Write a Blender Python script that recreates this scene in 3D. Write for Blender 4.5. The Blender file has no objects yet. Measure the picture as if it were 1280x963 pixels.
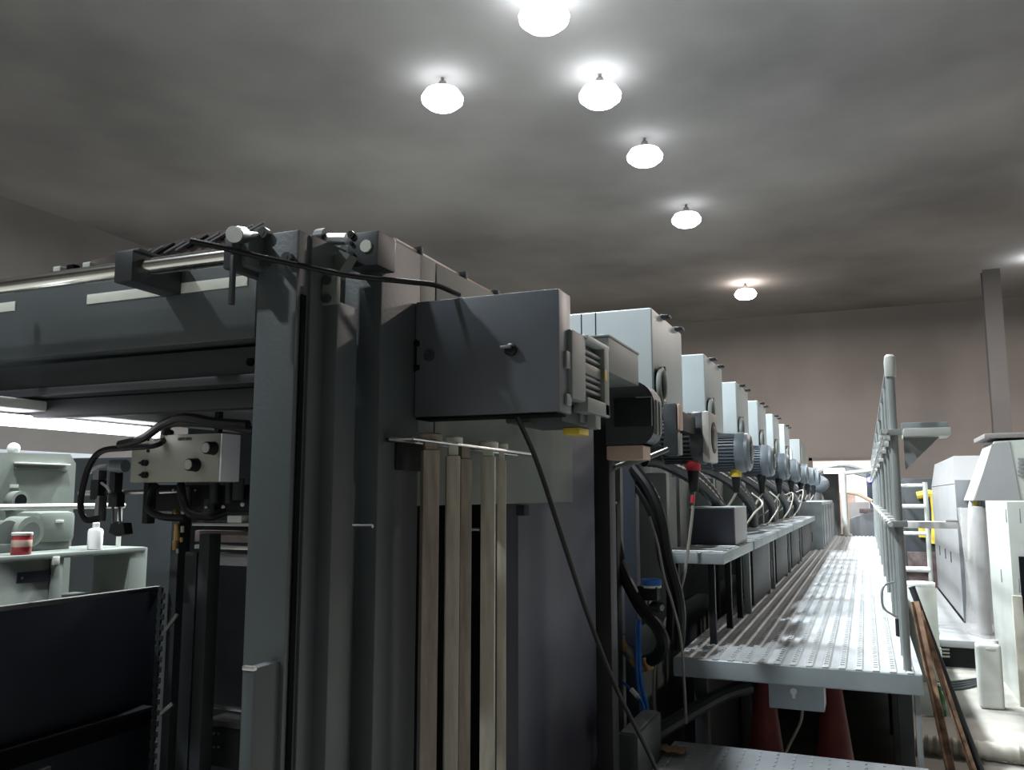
import bpy, bmesh, math, random
from mathutils import Vector, Matrix
random.seed(7)
sc = bpy.context.scene
col = sc.collection

# ------------------------------------------------------------------ camera
CAM = Vector((0.0, 0.0, 1.5))
FPX = 1060.0
YAW = math.radians(22.46)
PITCH = math.radians(7.44)
cd = bpy.data.cameras.new('camera'); cam = bpy.data.objects.new('camera', cd); col.objects.link(cam)
cd.sensor_width = 36.0; cd.lens = FPX / 1280 * 36.0; cd.clip_start = 0.02; cd.clip_end = 200
cam.location = CAM; cam.rotation_euler = (math.pi/2 + PITCH, 0, YAW)
sc.camera = cam

# ------------------------------------------------------------------ world, exposure
w = bpy.data.worlds.new('hall_air'); sc.world = w; w.use_nodes = True
w.node_tree.nodes['Background'].inputs[0].default_value = (0.55, 0.58, 0.62, 1)
w.node_tree.nodes['Background'].inputs[1].default_value = 0.05
vs = sc.view_settings
vs.view_transform = 'Standard'; vs.look = 'None'; vs.gamma = 1; vs.use_curve_mapping = False
vs.exposure = 0.0

# lamp rows of the hall: (x, y, watts, colour, glow strength)
COOL = (0.90, 0.96, 1.0); WARM = (1.0, 0.87, 0.79)
# visible lamps are given by the photo pixel of their glow, on the plane of the lamps; the others continue the rows, but unseen warm ones at the right are added as a warm wash: (pixel or None, x, y, watts, colour, glow)
LAMP_Z = 6.16
LAMPS = [((680, 22), 0, 0, 620, COOL, 26), ((750, 120), 0, 0, 560, COOL, 20), ((553, 124), 0, 0, 260, COOL, 13), ((806, 196), 0, 0, 560, COOL, 8),
         ((858, 275), 0, 0, 600, COOL, 7), ((932, 368), 0, 0, 260, WARM, 30), (None, -2.8, 4.7, 560, COOL, 16), (None, -2.15, 1.6, 360, COOL, 8),
         (None, -4.4, -1.8, 250, COOL, 8), (None, 3.6, 9.0, 170, WARM, 22), (None, 3.6, 14.5, 300, WARM, 26), (None, 3.6, 20.0, 230, WARM, 26)]

# ------------------------------------------------------------------ helpers
fh = Vector((-math.sin(YAW), math.cos(YAW), 0)); rt = Vector((math.cos(YAW), math.sin(YAW), 0)); zz = Vector((0, 0, 1))
fwd = fh*math.cos(PITCH) + zz*math.sin(PITCH); up = zz*math.cos(PITCH) - fh*math.sin(PITCH)
def P(px, py, X=None, Y=None, Z=None):
    """the point where the sight line of a photo pixel meets the plane x=X, y=Y or z=Z"""
    d = fwd + rt*((px-640)/FPX) + up*((481.5-py)/FPX)
    if X is not None: t = (X-CAM.x)/d.x
    elif Y is not None: t = (Y-CAM.y)/d.y
    else: t = (Z-CAM.z)/d.z
    return CAM + d*t
def xs(px, py, Y): return P(px, py, Y=Y).x
def zs(px, py, Y): return P(px, py, Y=Y).z

MATS = {}
def mat(name, c, rough=0.5, metal=0.0, var=0.08, scale=9.0, bump=0.0, bscale=120.0, emit=None, est=0.0, spec=0.5, trans=0.0, alpha=1.0, stretch=None):
    m = bpy.data.materials.new(name); m.use_nodes = True
    nt = m.node_tree; b = nt.nodes['Principled BSDF']
    b.inputs['Roughness'].default_value = rough; b.inputs['Metallic'].default_value = metal
    b.inputs['Specular IOR Level'].default_value = spec
    if trans: b.inputs['Transmission Weight'].default_value = trans
    if alpha < 1: b.inputs['Alpha'].default_value = alpha
    tc = nt.nodes.new('ShaderNodeTexCoord')
    vec = tc.outputs['Object']
    if stretch:
        mp = nt.nodes.new('ShaderNodeMapping'); mp.inputs['Scale'].default_value = stretch
        nt.links.new(vec, mp.inputs[0]); vec = mp.outputs[0]
    n = nt.nodes.new('ShaderNodeTexNoise'); n.inputs['Scale'].default_value = scale; n.inputs['Detail'].default_value = 5
    nt.links.new(vec, n.inputs['Vector'])
    r = nt.nodes.new('ShaderNodeValToRGB')
    r.color_ramp.elements[0].position = 0.3; r.color_ramp.elements[1].position = 0.72
    r.color_ramp.elements[0].color = tuple(x*(1-var*1.6) for x in c) + (1,)
    r.color_ramp.elements[1].color = tuple(min(1, x*(1+var)) for x in c) + (1,)
    nt.links.new(n.outputs['Fac'], r.inputs[0]); nt.links.new(r.outputs[0], b.inputs['Base Color'])
    if bump:
        n2 = nt.nodes.new('ShaderNodeTexNoise'); n2.inputs['Scale'].default_value = bscale
        nt.links.new(vec, n2.inputs['Vector'])
        bp = nt.nodes.new('ShaderNodeBump'); bp.inputs['Strength'].default_value = bump; bp.inputs['Distance'].default_value = 0.004
        nt.links.new(n2.outputs['Fac'], bp.inputs['Height']); nt.links.new(bp.outputs[0], b.inputs['Normal'])
    if emit:
        b.inputs['Emission Color'].default_value = emit + (1,); b.inputs['Emission Strength'].default_value = est
    MATS[name] = m
    return m
mat('frame_paint', (0.070, 0.083, 0.088), 0.42, var=0.10, scale=4, bump=0.08)
mat('frame_dark', (0.030, 0.035, 0.039), 0.45, var=0.12, scale=5)
mat('panel_blue', (0.072, 0.078, 0.105), 0.45, var=0.08, scale=3)
mat('panel_navy', (0.026, 0.032, 0.046), 0.5, var=0.15, scale=4)
mat('box_paint', (0.095, 0.108, 0.125), 0.38, var=0.10, scale=6)
mat('green_grey', (0.135, 0.155, 0.140), 0.5, var=0.08, scale=4)
mat('tower_paint', (0.40, 0.45, 0.46), 0.4, var=0.06, scale=3)
mat('tower_grey', (0.20, 0.22, 0.22), 0.5, var=0.08, scale=3)
mat('side_pale', (0.22, 0.245, 0.23), 0.5, var=0.12, scale=3, stretch=(1, 1, 0.3))
mat('black', (0.012, 0.013, 0.015), 0.5, var=0.2, spec=0.25)
mat('rubber', (0.009, 0.0095, 0.010), 0.45, var=0.2, spec=0.25)
mat('shade_black', (0.006, 0.007, 0.008), 0.8, var=0.2, spec=0.05)  # near-black: interior shade put into the colour, also plain black fittings
mat('chrome', (0.72, 0.71, 0.66), 0.16, 1.0, var=0.03)
mat('steel', (0.55, 0.55, 0.54), 0.35, 1.0, var=0.08)
mat('dull_steel', (0.22, 0.22, 0.22), 0.45, 0.8, var=0.15)
mat('brown_steel', (0.13, 0.10, 0.095), 0.5, 0.4, var=0.25, scale=14)
mat('white_plastic', (0.78, 0.79, 0.77), 0.45, var=0.04)
mat('label_white', (0.62, 0.64, 0.58), 0.6, var=0.06)
mat('cap_white', (0.62, 0.63, 0.55), 0.5, var=0.12)
mat('cap_brown', (0.25, 0.21, 0.16), 0.55, var=0.2)
mat('bar_pale', (0.52, 0.49, 0.4), 0.55, var=0.16, scale=10, stretch=(6, 6, 0.8), bump=0.2, bscale=60)
mat('bar_brown', (0.29, 0.245, 0.205), 0.55, var=0.22, scale=10, stretch=(6, 6, 0.8), bump=0.2, bscale=60)
mat('console_cream', (0.31, 0.315, 0.26), 0.5, var=0.05)
mat('console_lit', (0.85, 0.85, 0.92), 0.5, var=0.03)
mat('knob_face', (0.36, 0.35, 0.30), 0.5, var=0.05)
mat('motor_dark', (0.035, 0.042, 0.047), 0.5, var=0.15)
mat('motor_grey', (0.13, 0.155, 0.175), 0.42, var=0.1)
mat('motor_cap', (0.42, 0.40, 0.37), 0.5, var=0.08)
mat('red_ring', (0.45, 0.03, 0.04), 0.5, var=0.1)
mat('yellow', (0.62, 0.47, 0.06), 0.5, var=0.1)
mat('cable_grey', (0.24, 0.23, 0.20), 0.5, var=0.1)
mat('blue_tube', (0.03, 0.17, 0.55), 0.35, var=0.1)
mat('brass', (0.48, 0.30, 0.12), 0.4, 0.6, var=0.2)
mat('copper_tan', (0.50, 0.36, 0.29), 0.5, 0.1, var=0.15)
mat('tread_plate', (0.38, 0.41, 0.43), 0.45, 0.0, var=0.12, scale=5, bump=0.2, bscale=90)
mat('tread_rib', (0.4, 0.43, 0.44), 0.42, 0.0, var=0.10, scale=6)
mat('table_paint', (0.30, 0.34, 0.355), 0.42, 0.1, var=0.1, scale=6)
mat('rail_paint', (0.24, 0.26, 0.255), 0.35, 0.15, var=0.08, scale=8)
mat('rail_light', (0.46, 0.475, 0.45), 0.4, var=0.06)
mat('cone_red', (0.15, 0.025, 0.022), 0.6, var=0.25, scale=8)
mat('rust', (0.3, 0.19, 0.125), 0.8, 0.1, var=0.45, scale=24, bump=0.5, bscale=60)
mat('cab_white', (0.4, 0.425, 0.39), 0.4, var=0.05, scale=3)
mat('cab_grey', (0.27, 0.275, 0.275), 0.45, var=0.05, scale=3)
mat('cab_dim', (0.15, 0.16, 0.17), 0.5, var=0.06, scale=3)
mat('jug_white', (0.5, 0.52, 0.48), 0.4, var=0.05)
mat('film', (0.55, 0.54, 0.53), 0.15, var=0.04, alpha=0.45, bump=0.6, bscale=14)
mat('old_green', (0.19, 0.215, 0.19), 0.5, var=0.12, scale=4)
mat('old_green_dark', (0.10, 0.115, 0.105), 0.55, var=0.15, scale=4)
mat('nameplate', (0.02, 0.022, 0.035), 0.4, var=0.1)
mat('red_paint', (0.42, 0.03, 0.04), 0.4, var=0.15)
mat('grating', (0.30, 0.30, 0.33), 0.5, 0.3, var=0.1)
mat('paper_tan', (0.36, 0.22, 0.13), 0.8, var=0.25)
mat('green_glass', (0.02, 0.16, 0.05), 0.3, var=0.1)
mat('corrugated', (0.44, 0.42, 0.36), 0.6, var=0.12)
mat('concrete', (0.36, 0.35, 0.31), 0.75, var=0.22, scale=1.3, bump=0.15, bscale=50)
mat('hall_wall', (0.18, 0.165, 0.155), 0.9, var=0.16, scale=0.35)
mat('hall_roof', (0.185, 0.176, 0.172), 0.95, var=0.30, scale=0.25)
mat('hall_steel', (0.15, 0.14, 0.135), 0.9, var=0.15, scale=0.5)
mat('tube_glow', (0.9, 0.9, 0.9), 0.4, var=0.01, emit=(0.93, 0.92, 1.0), est=4.0)
mat('led_blue', (0.1, 0.1, 0.9), 0.4, var=0.01, emit=(0.12, 0.10, 1.0), est=9.0)
mat('fixture_glow', (0.9, 0.9, 0.9), 0.4, var=0.01, emit=(1.0, 0.98, 0.95), est=5.0)
mat('daylight', (0.9, 0.9, 0.9), 0.6, var=0.01, emit=(1.0, 0.86, 0.80), est=1.0)

def wloc(o):
    v = Vector((0, 0, 0))
    while o is not None: v += o.location; o = o.parent
    return v
class B:
    def __init__(s): s.bm = bmesh.new()
    def _new(s, geom, M=None):
        if M is not None: bmesh.ops.transform(s.bm, matrix=M, verts=geom)
    def box(s, x0, x1, y0, y1, z0, z1, bev=0.0, M=None, seg=2):
        t = bmesh.new()
        bmesh.ops.create_cube(t, size=1)
        bmesh.ops.transform(t, matrix=Matrix.Translation(((x0+x1)/2, (y0+y1)/2, (z0+z1)/2)) @ Matrix.Diagonal((abs(x1-x0), abs(y1-y0), abs(z1-z0), 1)), verts=t.verts)
        if bev: bmesh.ops.bevel(t, geom=list(t.edges), offset=bev, segments=seg, affect='EDGES', profile=0.6)
        if M is not None: bmesh.ops.transform(t, matrix=M, verts=t.verts)
        s.merge(t); return s
    def merge(s, t):
        mp = {}
        for v in t.verts: mp[v] = s.bm.verts.new(v.co)
        for f in t.faces:
            try: s.bm.faces.new([mp[v] for v in f.verts])
            except ValueError: pass
        t.free()
    def cyl(s, p0, p1, r, r2=None, n=18):
        p0 = Vector(p0); p1 = Vector(p1); d = p1-p0
        q = d.to_track_quat('Z', 'Y').to_matrix().to_4x4()
        t = bmesh.new()
        bmesh.ops.create_cone(t, cap_ends=True, segments=n, radius1=r, radius2=r if r2 is None else r2, depth=d.length)
        bmesh.ops.transform(t, matrix=Matrix.Translation((p0+p1)/2) @ q, verts=t.verts)
        s.merge(t); return s
    def ball(s, c, r, n=14, sc_=(1, 1, 1)):
        t = bmesh.new()
        bmesh.ops.create_uvsphere(t, u_segments=n, v_segments=max(6, n//2), radius=r)
        bmesh.ops.transform(t, matrix=Matrix.Translation(c) @ Matrix.Diagonal(tuple(sc_)+(1,)), verts=t.verts)
        s.merge(t); return s
    def prism(s, pts, off):
        """a flat outline (3-D points) extruded by a vector"""
        off = Vector(off); pts = [Vector(p) for p in pts]
        a = [s.bm.verts.new(p) for p in pts]; b = [s.bm.verts.new(p+off) for p in pts]
        s.bm.faces.new(a); s.bm.faces.new(b[::-1])
        for i in range(len(a)):
            j = (i+1) % len(a); s.bm.faces.new([a[i], b[i], b[j], a[j]])
        return s
    def tube(s, pts, r, n=10, sub=8, smooth=True, ribs=0.0):
        pts = [Vector(p) for p in pts]
        if smooth and len(pts) > 2:
            q = []
            e = [pts[0]*2-pts[1]] + pts + [pts[-1]*2-pts[-2]]
            for i in range(1, len(e)-2):
                for k in range(sub):
                    t = k/sub; a, b, c, d = e[i-1], e[i], e[i+1], e[i+2]
                    q.append(0.5*((2*b)+(c-a)*t+(2*a-5*b+4*c-d)*t*t+(3*b-a-3*c+d)*t**3))
            q.append(pts[-1]); pts = q
        if ribs:
            L = []
            for a, b in zip(pts[:-1], pts[1:]):
                m = max(1, int((b-a).length/ribs)); L += [a.lerp(b, k/m) for k in range(m)]
            pts = L + [pts[-1]]
        rings = []; ref = None
        for i, p in enumerate(pts):
            t = (pts[min(i+1, len(pts)-1)] - pts[max(i-1, 0)]).normalized()
            if ref is None:
                ref = Vector((0, 0, 1)) if abs(t.z) < 0.9 else Vector((1, 0, 0))
            ref = (ref - t*ref.dot(t)).normalized(); bi = t.cross(ref)
            rr = r*(0.86 if (ribs and i % 2) else 1.0)
            rings.append([s.bm.verts.new(p + ref*math.cos(2*math.pi*k/n)*rr + bi*math.sin(2*math.pi*k/n)*rr) for k in range(n)])
        for a, b in zip(rings[:-1], rings[1:]):
            for k in range(n): s.bm.faces.new([a[k], a[(k+1) % n], b[(k+1) % n], b[k]])
        s.bm.faces.new(rings[0][::-1]); s.bm.faces.new(rings[-1])
        return s
    def lathe(s, c, prof, n=20, axis='Z'):
        c = Vector(c); rings = []
        for r, h in prof:
            L = []
            for k in range(n):
                a = 2*math.pi*k/n; u, v = math.cos(a)*r, math.sin(a)*r
                L.append(s.bm.verts.new(c + (Vector((u, v, h)) if axis == 'Z' else Vector((h, u, v)))))
            rings.append(L)
        for a, b in zip(rings[:-1], rings[1:]):
            for k in range(n): s.bm.faces.new([a[k], a[(k+1) % n], b[(k+1) % n], b[k]])
        s.bm.faces.new(rings[0][::-1]); s.bm.faces.new(rings[-1])
        return s
    def build(s, name, m, parent=None, label=None, sharp=35):
        bmesh.ops.recalc_face_normals(s.bm, faces=s.bm.faces)
        me = bpy.data.meshes.new(name)
        if parent is not None:
            base = wloc(parent)
        else:
            cs = [v.co for v in s.bm.verts]
            base = Vector(((min(c.x for c in cs)+max(c.x for c in cs))/2, (min(c.y for c in cs)+max(c.y for c in cs))/2, min(c.z for c in cs)))
        bmesh.ops.translate(s.bm, vec=-base, verts=s.bm.verts)
        s.bm.to_mesh(me); s.bm.free()
        me.shade_smooth(); me.set_sharp_from_angle(angle=math.radians(sharp))
        me.materials.append(MATS[m])
        o = bpy.data.objects.new(name, me); col.objects.link(o)
        if parent is not None: o.parent = parent
        else: o.location = base
        if label: o['label'] = label
        return o
def tag(o, label, cat, group=None):
    o['label'] = label; o['category'] = cat
    if group: o['group'] = group
    return o
def thing(name, loc, label, cat, group=None):
    o = bpy.data.objects.new(name, None); col.objects.link(o); o.location = loc; o.empty_display_size = 0.1
    return tag(o, label, cat, group)
def struct(o, label=None):
    o['kind'] = 'structure'
    if label: o['label'] = label
    return o
def screw(bld, p, axis, r, h=0.012):
    p = Vector(p); bld.cyl(p, p+Vector(axis)*h, r, n=12)
    bld.cyl(p+Vector(axis)*h, p+Vector(axis)*(h+0.001), r*0.45, n=6)

# ------------------------------------------------------------------ hall shell
HX0, HX1, HY0, HY1, HZ = -13.0, 7.5, -6.0, 24.0, 6.1
struct(B().box(HX0, HX1, HY0, HY1, -0.15, 0.0).build('floor', 'concrete'), 'worn pale concrete factory floor')
struct(B().box(HX0-0.2, HX0, HY0, HY1, 0, HZ+0.4).build('wall_left', 'hall_wall'))
struct(B().box(HX1, HX1+0.2, HY0, HY1, 0, HZ+0.4).build('wall_right', 'hall_wall'))
struct(B().box(HX0, HX1, HY0-0.2, HY0, 0, HZ+0.4).build('wall_back', 'hall_wall'))
DX0, DX1, DZ = -1.35, 0.55, 2.5
b = B(); b.box(HX0, DX0, HY1, HY1+0.2, 0, HZ+0.4); b.box(DX1, HX1, HY1, HY1+0.2, 0, HZ+0.4); b.box(DX0, DX1, HY1, HY1+0.2, DZ, HZ+0.4)
struct(b.build('wall_front', 'hall_wall'))
# roof
def roof_z(x): return HZ + 0.33
b = B(); N = 24; pr = []
for i in range(N+1):
    t = i/N; pr.append((HX0-0.2+(HX1-HX0+0.4)*t, HZ + 0.33))
lo = [b.bm.verts.new((x, HY0-0.2, z)) for x, z in pr]; hi = [b.bm.verts.new((x, HY1+0.2, z)) for x, z in pr]
lo2 = [b.bm.verts.new((x, HY0-0.2, z+0.1)) for x, z in pr]; hi2 = [b.bm.verts.new((x, HY1+0.2, z+0.1)) for x, z in pr]
for i in range(N):
    b.bm.faces.new([lo[i], lo[i+1], hi[i+1], hi[i]]); b.bm.faces.new([lo2[i], hi2[i], hi2[i+1], lo2[i+1]])
struct(b.build('ceiling', 'hall_roof'), 'dim grey hall roof')
d1 = thing('door_1', (-0.4, HY1+0.1, 0), 'bright open doorway in the far end wall', 'door'); struct(d1); del d1['category']
b = B(); b.box(DX0, DX0+0.08, HY1-0.03, HY1+0.23, 0, DZ); b.box(DX1-0.08, DX1, HY1-0.03, HY1+0.23, 0, DZ); b.box(DX0, DX1, HY1-0.03, HY1+0.23, DZ-0.08, DZ); b.build('door_frame', 'hall_steel', d1)
B().box(DX0, DX1, HY1+0.5, HY1+0.52, 0, DZ).build('daylight_panel', 'daylight', d1, 'pale glowing panel added behind the doorway as daylight')  # glowing panel added outside the opening in place of daylight
# columns of the hall
for i, (x, y) in enumerate([(2.6, 19.5)]):
    b = B(); b.box(x-0.16, x+0.16, y-0.15, y-0.13, 0, HZ); b.box(x-0.16, x+0.16, y+0.13, y+0.15, 0, HZ); b.box(x-0.01, x+0.01, y-0.13, y+0.13, 0, HZ)
    struct(b.build('trim_%d' % (i+1), 'hall_steel'), 'grey steel hall column')

# ------------------------------------------------------------------ hall lamps
lamp_txt = ['white high-bay lamp hung over the press, nearest the delivery frame', 'white high-bay lamp next along the row over the press towers', 'single white high-bay lamp off the row, left of the press',
            'white high-bay lamp above the middle press towers', 'white high-bay lamp above the feeder end of the press', 'warm high-bay lamp near the far end wall', 'high-bay lamp over the first press tower', 'high-bay lamp over the delivery frame',
            'high-bay lamp behind the delivery frame', 'unseen warm lamp added over the aisle of pale cabinets', 'unseen warm lamp added beside the pale cabinets', 'warm high-bay lamp past the pale cabinets']
for i, (pix, x, y, wt, c, g) in enumerate(LAMPS):
    z = LAMP_Z
    if pix: q_ = P(pix[0], pix[1], Z=z); x, y = q_.x, q_.y
    else: z = 6.12
    t = thing('high_bay_lamp', (x, y, z), lamp_txt[i], 'lamp', 'high-bay lamps under the roof')
    gm = bpy.data.materials.get('lamp_glow_%d' % g) or mat('lamp_glow_%d' % g, (0.9, 0.9, 0.9), 0.4, var=0.01, emit=c, est=float(g))
    B().lathe((x, y, z), [(0.06, -0.11), (0.17, -0.10), (0.24, -0.04), (0.25, 0.01), (0.20, 0.09), (0.07, 0.12)], n=28).build('globe', gm.name, t)
    B().cyl((x, y, z+0.12), (x, y, z+0.22), 0.07, 0.04).build('housing', 'hall_steel', t)
    B().cyl((x, y, z+0.22), (x, y, roof_z(x)), 0.02, n=8).build('stem', 'hall_steel', t)
    ld = bpy.data.lights.new('high_bay_light', 'AREA'); ld.shape = 'DISK'; ld.size = 0.34; ld.energy = wt; ld.color = c
    lo_ = bpy.data.objects.new('high_bay_light', ld); col.objects.link(lo_); lo_.parent = t; lo_.location = (0, 0, -0.13)

# ------------------------------------------------------------------ delivery frame
XS = -0.885      # outer side plane of the delivery
D = thing('delivery_frame', (-1.45, 1.9, 0), 'dark grey steel delivery frame of the printing press with cross beams', 'machine')
def ybox(pl, pr_, ptop, pbot, Y, depth, bev=0.004, yref=None, z0=None, z1=None):
    r = yref if yref is not None else (ptop+pbot)/2
    x0, x1 = xs(pl, r, Y), xs(pr_, r, Y); pm = (pl+pr_)/2
    return B().box(x0, x1, Y, Y+depth, zs(pm, pbot, Y) if z0 is None else z0, zs(pm, ptop, Y) if z1 is None else z1, bev)
# front post with its grooves
p = ybox(316, 366, 291, 963, 1.25, 0.09, 0.004, 500, z0=0).build('post', 'frame_paint', D)
XA = xs(366, 500, 1.25)
ZT = zs(345, 291, 1.25)
B().box(XA-0.002, XA+0.004, 1.262, 1.275, 0.95, ZT-0.12, 0).build('groove', 'shade_black', p)
B().box(XA-0.05, XA+0.006, 1.285, 1.40, 0, ZT, 0.003).build('post_web', 'frame_paint', D)
for q in ((333, 293), (362, 324), (333, 329)):
    c = P(q[0], q[1], Y=1.25); bb = B(); screw(bb, (c.x, 1.25, c.z), (0, -1, 0), 0.011, 0.012); bb.build('cap_screw', 'frame_dark', p)
# strip column beside the post
xa, xb = xs(393, 500, 1.33), xs(419, 500, 1.33)
st = B().box(xa, xb, 1.33, 1.40, 0, zs(405, 378, 1.33), 0.003).build('strip_column', 'frame_paint', D)
pl = B().box(xa-0.002, xb+0.002, 1.322, 1.335, zs(405, 381, 1.322), zs(405, 346, 1.322), 0.002).build('joint_plate', 'green_grey', D)
for yy in (351, 374):
    c = P(409, yy, Y=1.322); bb = B(); screw(bb, (c.x, 1.322, c.z), (0, -1, 0), 0.009, 0.006); bb.build('cap_screw', 'frame_dark', pl)
# main side column: front face and outer face
xm = xs(436, 500, 1.45)
ZS = P(475, 290, X=XS).z
B().box(xm-0.03, XS, 1.45, P(521, 700, X=XS).y, 0, ZS, 0.004).build('side_column', 'frame_paint', D)
B().box(XS-0.09, XS-0.012, P(521, 700, X=XS).y-0.03, P(521, 700, X=XS).y+0.03, 0, ZS-0.02, 0.015).build('column_flange', 'frame_paint', D)
# small pin and its bracket on the column
c = P(440, 658, Y=1.44); e = P(467, 658, Y=1.44)
B().cyl((c.x, 1.44, c.z), (e.x+0.004, 1.43, e.z), 0.0035, n=8).build('pin', 'steel', D)
# upper side plates
Yseam, Yend = P(545, 400, X=XS).y, P(716, 560, X=XS).y
zl = P(640, 630, X=XS).z
B().box(XS-0.02, XS-0.001, P(521, 700, X=XS).y, Yseam-0.003, zl, ZS, 0.002).build('side_plate', 'green_grey', D)
B().box(XS-0.02, XS-0.001, Yseam+0.003, Yend, zl, ZS, 0.002).build('side_plate', 'green_grey', D)
# rear wide post
Yr0, Yr1 = P(648, 700, X=XS-0.015).y, P(755, 700, X=XS-0.015).y
B().box(XS-0.11, XS-0.015, Yr0, Yr1, 0, 1.96, 0.004).build('rear_post', 'panel_blue', D)
B().box(XS-0.018, XS-0.008, Yr1-0.022, Yr1-0.004, 0, 1.9, 0.003).build('edge_highlight', 'tower_paint', D)  # highlight on the post edge, put into the colour as a pale strip
# cable clip under plate
c = P(657, 636, X=XS+0.01); B().box(XS-0.015, XS+0.01, c.y-0.01, c.y+0.03, c.z-0.02, c.z+0.01, 0.003).build('clip', 'black', D)
# hood added to keep the inside dark, rear guard in painted shade, far side frame
B().box(-2.15, XS-0.03, 1.46, 2.95, ZS-0.05, ZS-0.01, 0.003).build('hood', 'frame_dark', D)
B().box(-2.6, XS-0.12, 2.75, 2.80, 0, ZS-0.06).build('rear_guard', 'shade_black', D)
B().box(-2.112, -2.10, 0.6, P(197, 800, X=-2.10).y, 0.02, 1.205, 0.004).build('far_panel', 'panel_navy', D)
B().box(-2.116, -2.096, 0.6, P(197, 800, X=-2.10).y, 1.200, 1.214, 0.003).build('panel_rim', 'steel', D)
zr = P(100, 917, X=-2.06).z
b = B(); b.box(-2.10, -2.045, 0.6, 2.08, zr-0.035, zr+0.02, 0.006); fr = b.build('guide_rail', 'shade_black', D)
b = B(); b.box(-2.05, -2.035, 0.9, 1.72, zr-0.065, zr-0.055, 0.002); b.build('rail_edge', 'dull_steel', fr)
# lower plate sticking out from the post
xp = XA-0.008
c0, c1 = P(318, 835, X=xp), P(357, 826, X=xp)
lp = B().box(xp-0.022, xp, c0.y, 1.255, 0, (c0.z+c1.z)/2, 0.003).build('guard_plate', 'frame_paint', D)
B().box(xp-0.023, xp+0.001, c0.y-0.003, c0.y+0.006, (c0.z+c1.z)/2-0.004, (c0.z+c1.z)/2+0.003, 0.001).build('pale_corner', 'steel', lp)  # small pale steel tip on the plate corner
B().cyl((xp-0.004, P(355, 885, X=xp).y, P(355, 885, X=xp).z), (xp+0.002, P(355, 885, X=xp).y, P(355, 885, X=xp).z), 0.011).build('hole_plug', 'shade_black', lp)
# cross beams
YB = 1.30
xl = -2.3; xr = xs(318, 420, YB)
b = B(); zt, zb = zs(200, 352, YB), zs(200, 433, YB)
b.box(xl, xr, YB, YB+0.10, zb, zt+0.03, 0.004); bm1 = b.build('upper_beam', 'frame_paint', D)
z2 = zs(200, 484, YB+0.03)
b = B(); b.box(xl, xr, YB+0.035, YB+0.10, z2, zb-0.008, 0.003); b.build('lower_beam', 'frame_dark', D)
b = B(); b.box(xl, xr, YB+0.012, YB+0.10, z2-0.006, z2+0.012, 0.003); b.build('beam_lip', 'frame_dark', D)
z3 = zs(200, 515, YB+0.06)
b = B(); b.box(xl, xr, YB+0.06, YB+0.10, z3, z2-0.008, 0.002); b.build('under_beam', 'frame_dark', D)
c = P(314, 453, Y=YB+0.035); b = B(); screw(b, (c.x, YB+0.035, c.z), (0, -1, 0), 0.008, 0.006); b.build('cap_screw', 'shade_black', D)
# white measuring strips on the beam
for (a, a2, y1, y2) in ((110, 310, 372, 354), (-60, 20, 391, 384)):
    q0, q1 = P(a, y1, Y=YB), P(a2, y2, Y=YB)
    zc = (q0.z+q1.z)/2
    B().box(q0.x, q1.x, YB-0.003, YB+0.001, zc-0.0105, zc+0.0105, 0.001).build('label_strip', 'label_white', bm1, 'pale blank label strip')
# chrome shaft with clamps and lever
YR = 1.20
zc = zs(140, 340, YR)
sh = B().cyl((xl, YR, zc), (xs(290, 326, YR), YR, zc), 0.0165, n=28).build('guide_shaft', 'chrome', D, 'polished round guide shaft')
x0, x1 = xs(148, 340, YR-0.02), xs(166, 340, YR-0.02)
b = B(); b.box(x0, x0+0.045, YR-0.03, YB-0.002, zc-0.033, zc+0.028, 0.003); b.box(x0-0.012, x0+0.05, YR-0.02, YB+0.03, zc+0.026, zc+0.033, 0.002); b.build('shaft_clamp', 'frame_dark', sh)
b = B(); b.box(xs(-2, 350, YR), xs(5, 350, YR), YR-0.019, YR, zc-0.009, zc+0.009, 0.002); b.build('key', 'nameplate', sh)
x0 = xs(288, 330, YR)
b = B(); b.box(x0, x0+0.02, YR-0.02, YB, zc-0.03, zc+0.03, 0.004); b.build('end_collar', 'frame_dark', sh)
x0 = xs(303, 330, YR+0.02)
b = B(); b.box(x0-0.01, x0+0.025, YR+0.005, YB, zc-0.02, zc+0.045, 0.006); b.build('shaft_block', 'frame_paint', D)
c = P(291, 340, Y=YR-0.025); e = P(291, 381, Y=YR-0.025)
b = B(); b.box(c.x-0.004, c.x+0.004, YR-0.03, YR-0.02, e.z, c.z+0.03, 0.002); b.build('lever', 'frame_dark', D)
# push knob on top of the post
c = P(293, 293, Y=1.14); e = P(325, 297, Y=1.26)
kn = B().cyl(c, c.lerp(e, 0.30), 0.0155, n=20).build('push_knob', 'frame_dark', D)
n_ = (c-e).normalized()
B().cyl(c, c+n_*0.004, 0.0145, n=20).build('knob_cap', 'white_plastic', kn)
B().cyl(c.lerp(e, 0.3), e, 0.009, n=14).build('knob_stem', 'steel', kn)
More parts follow.
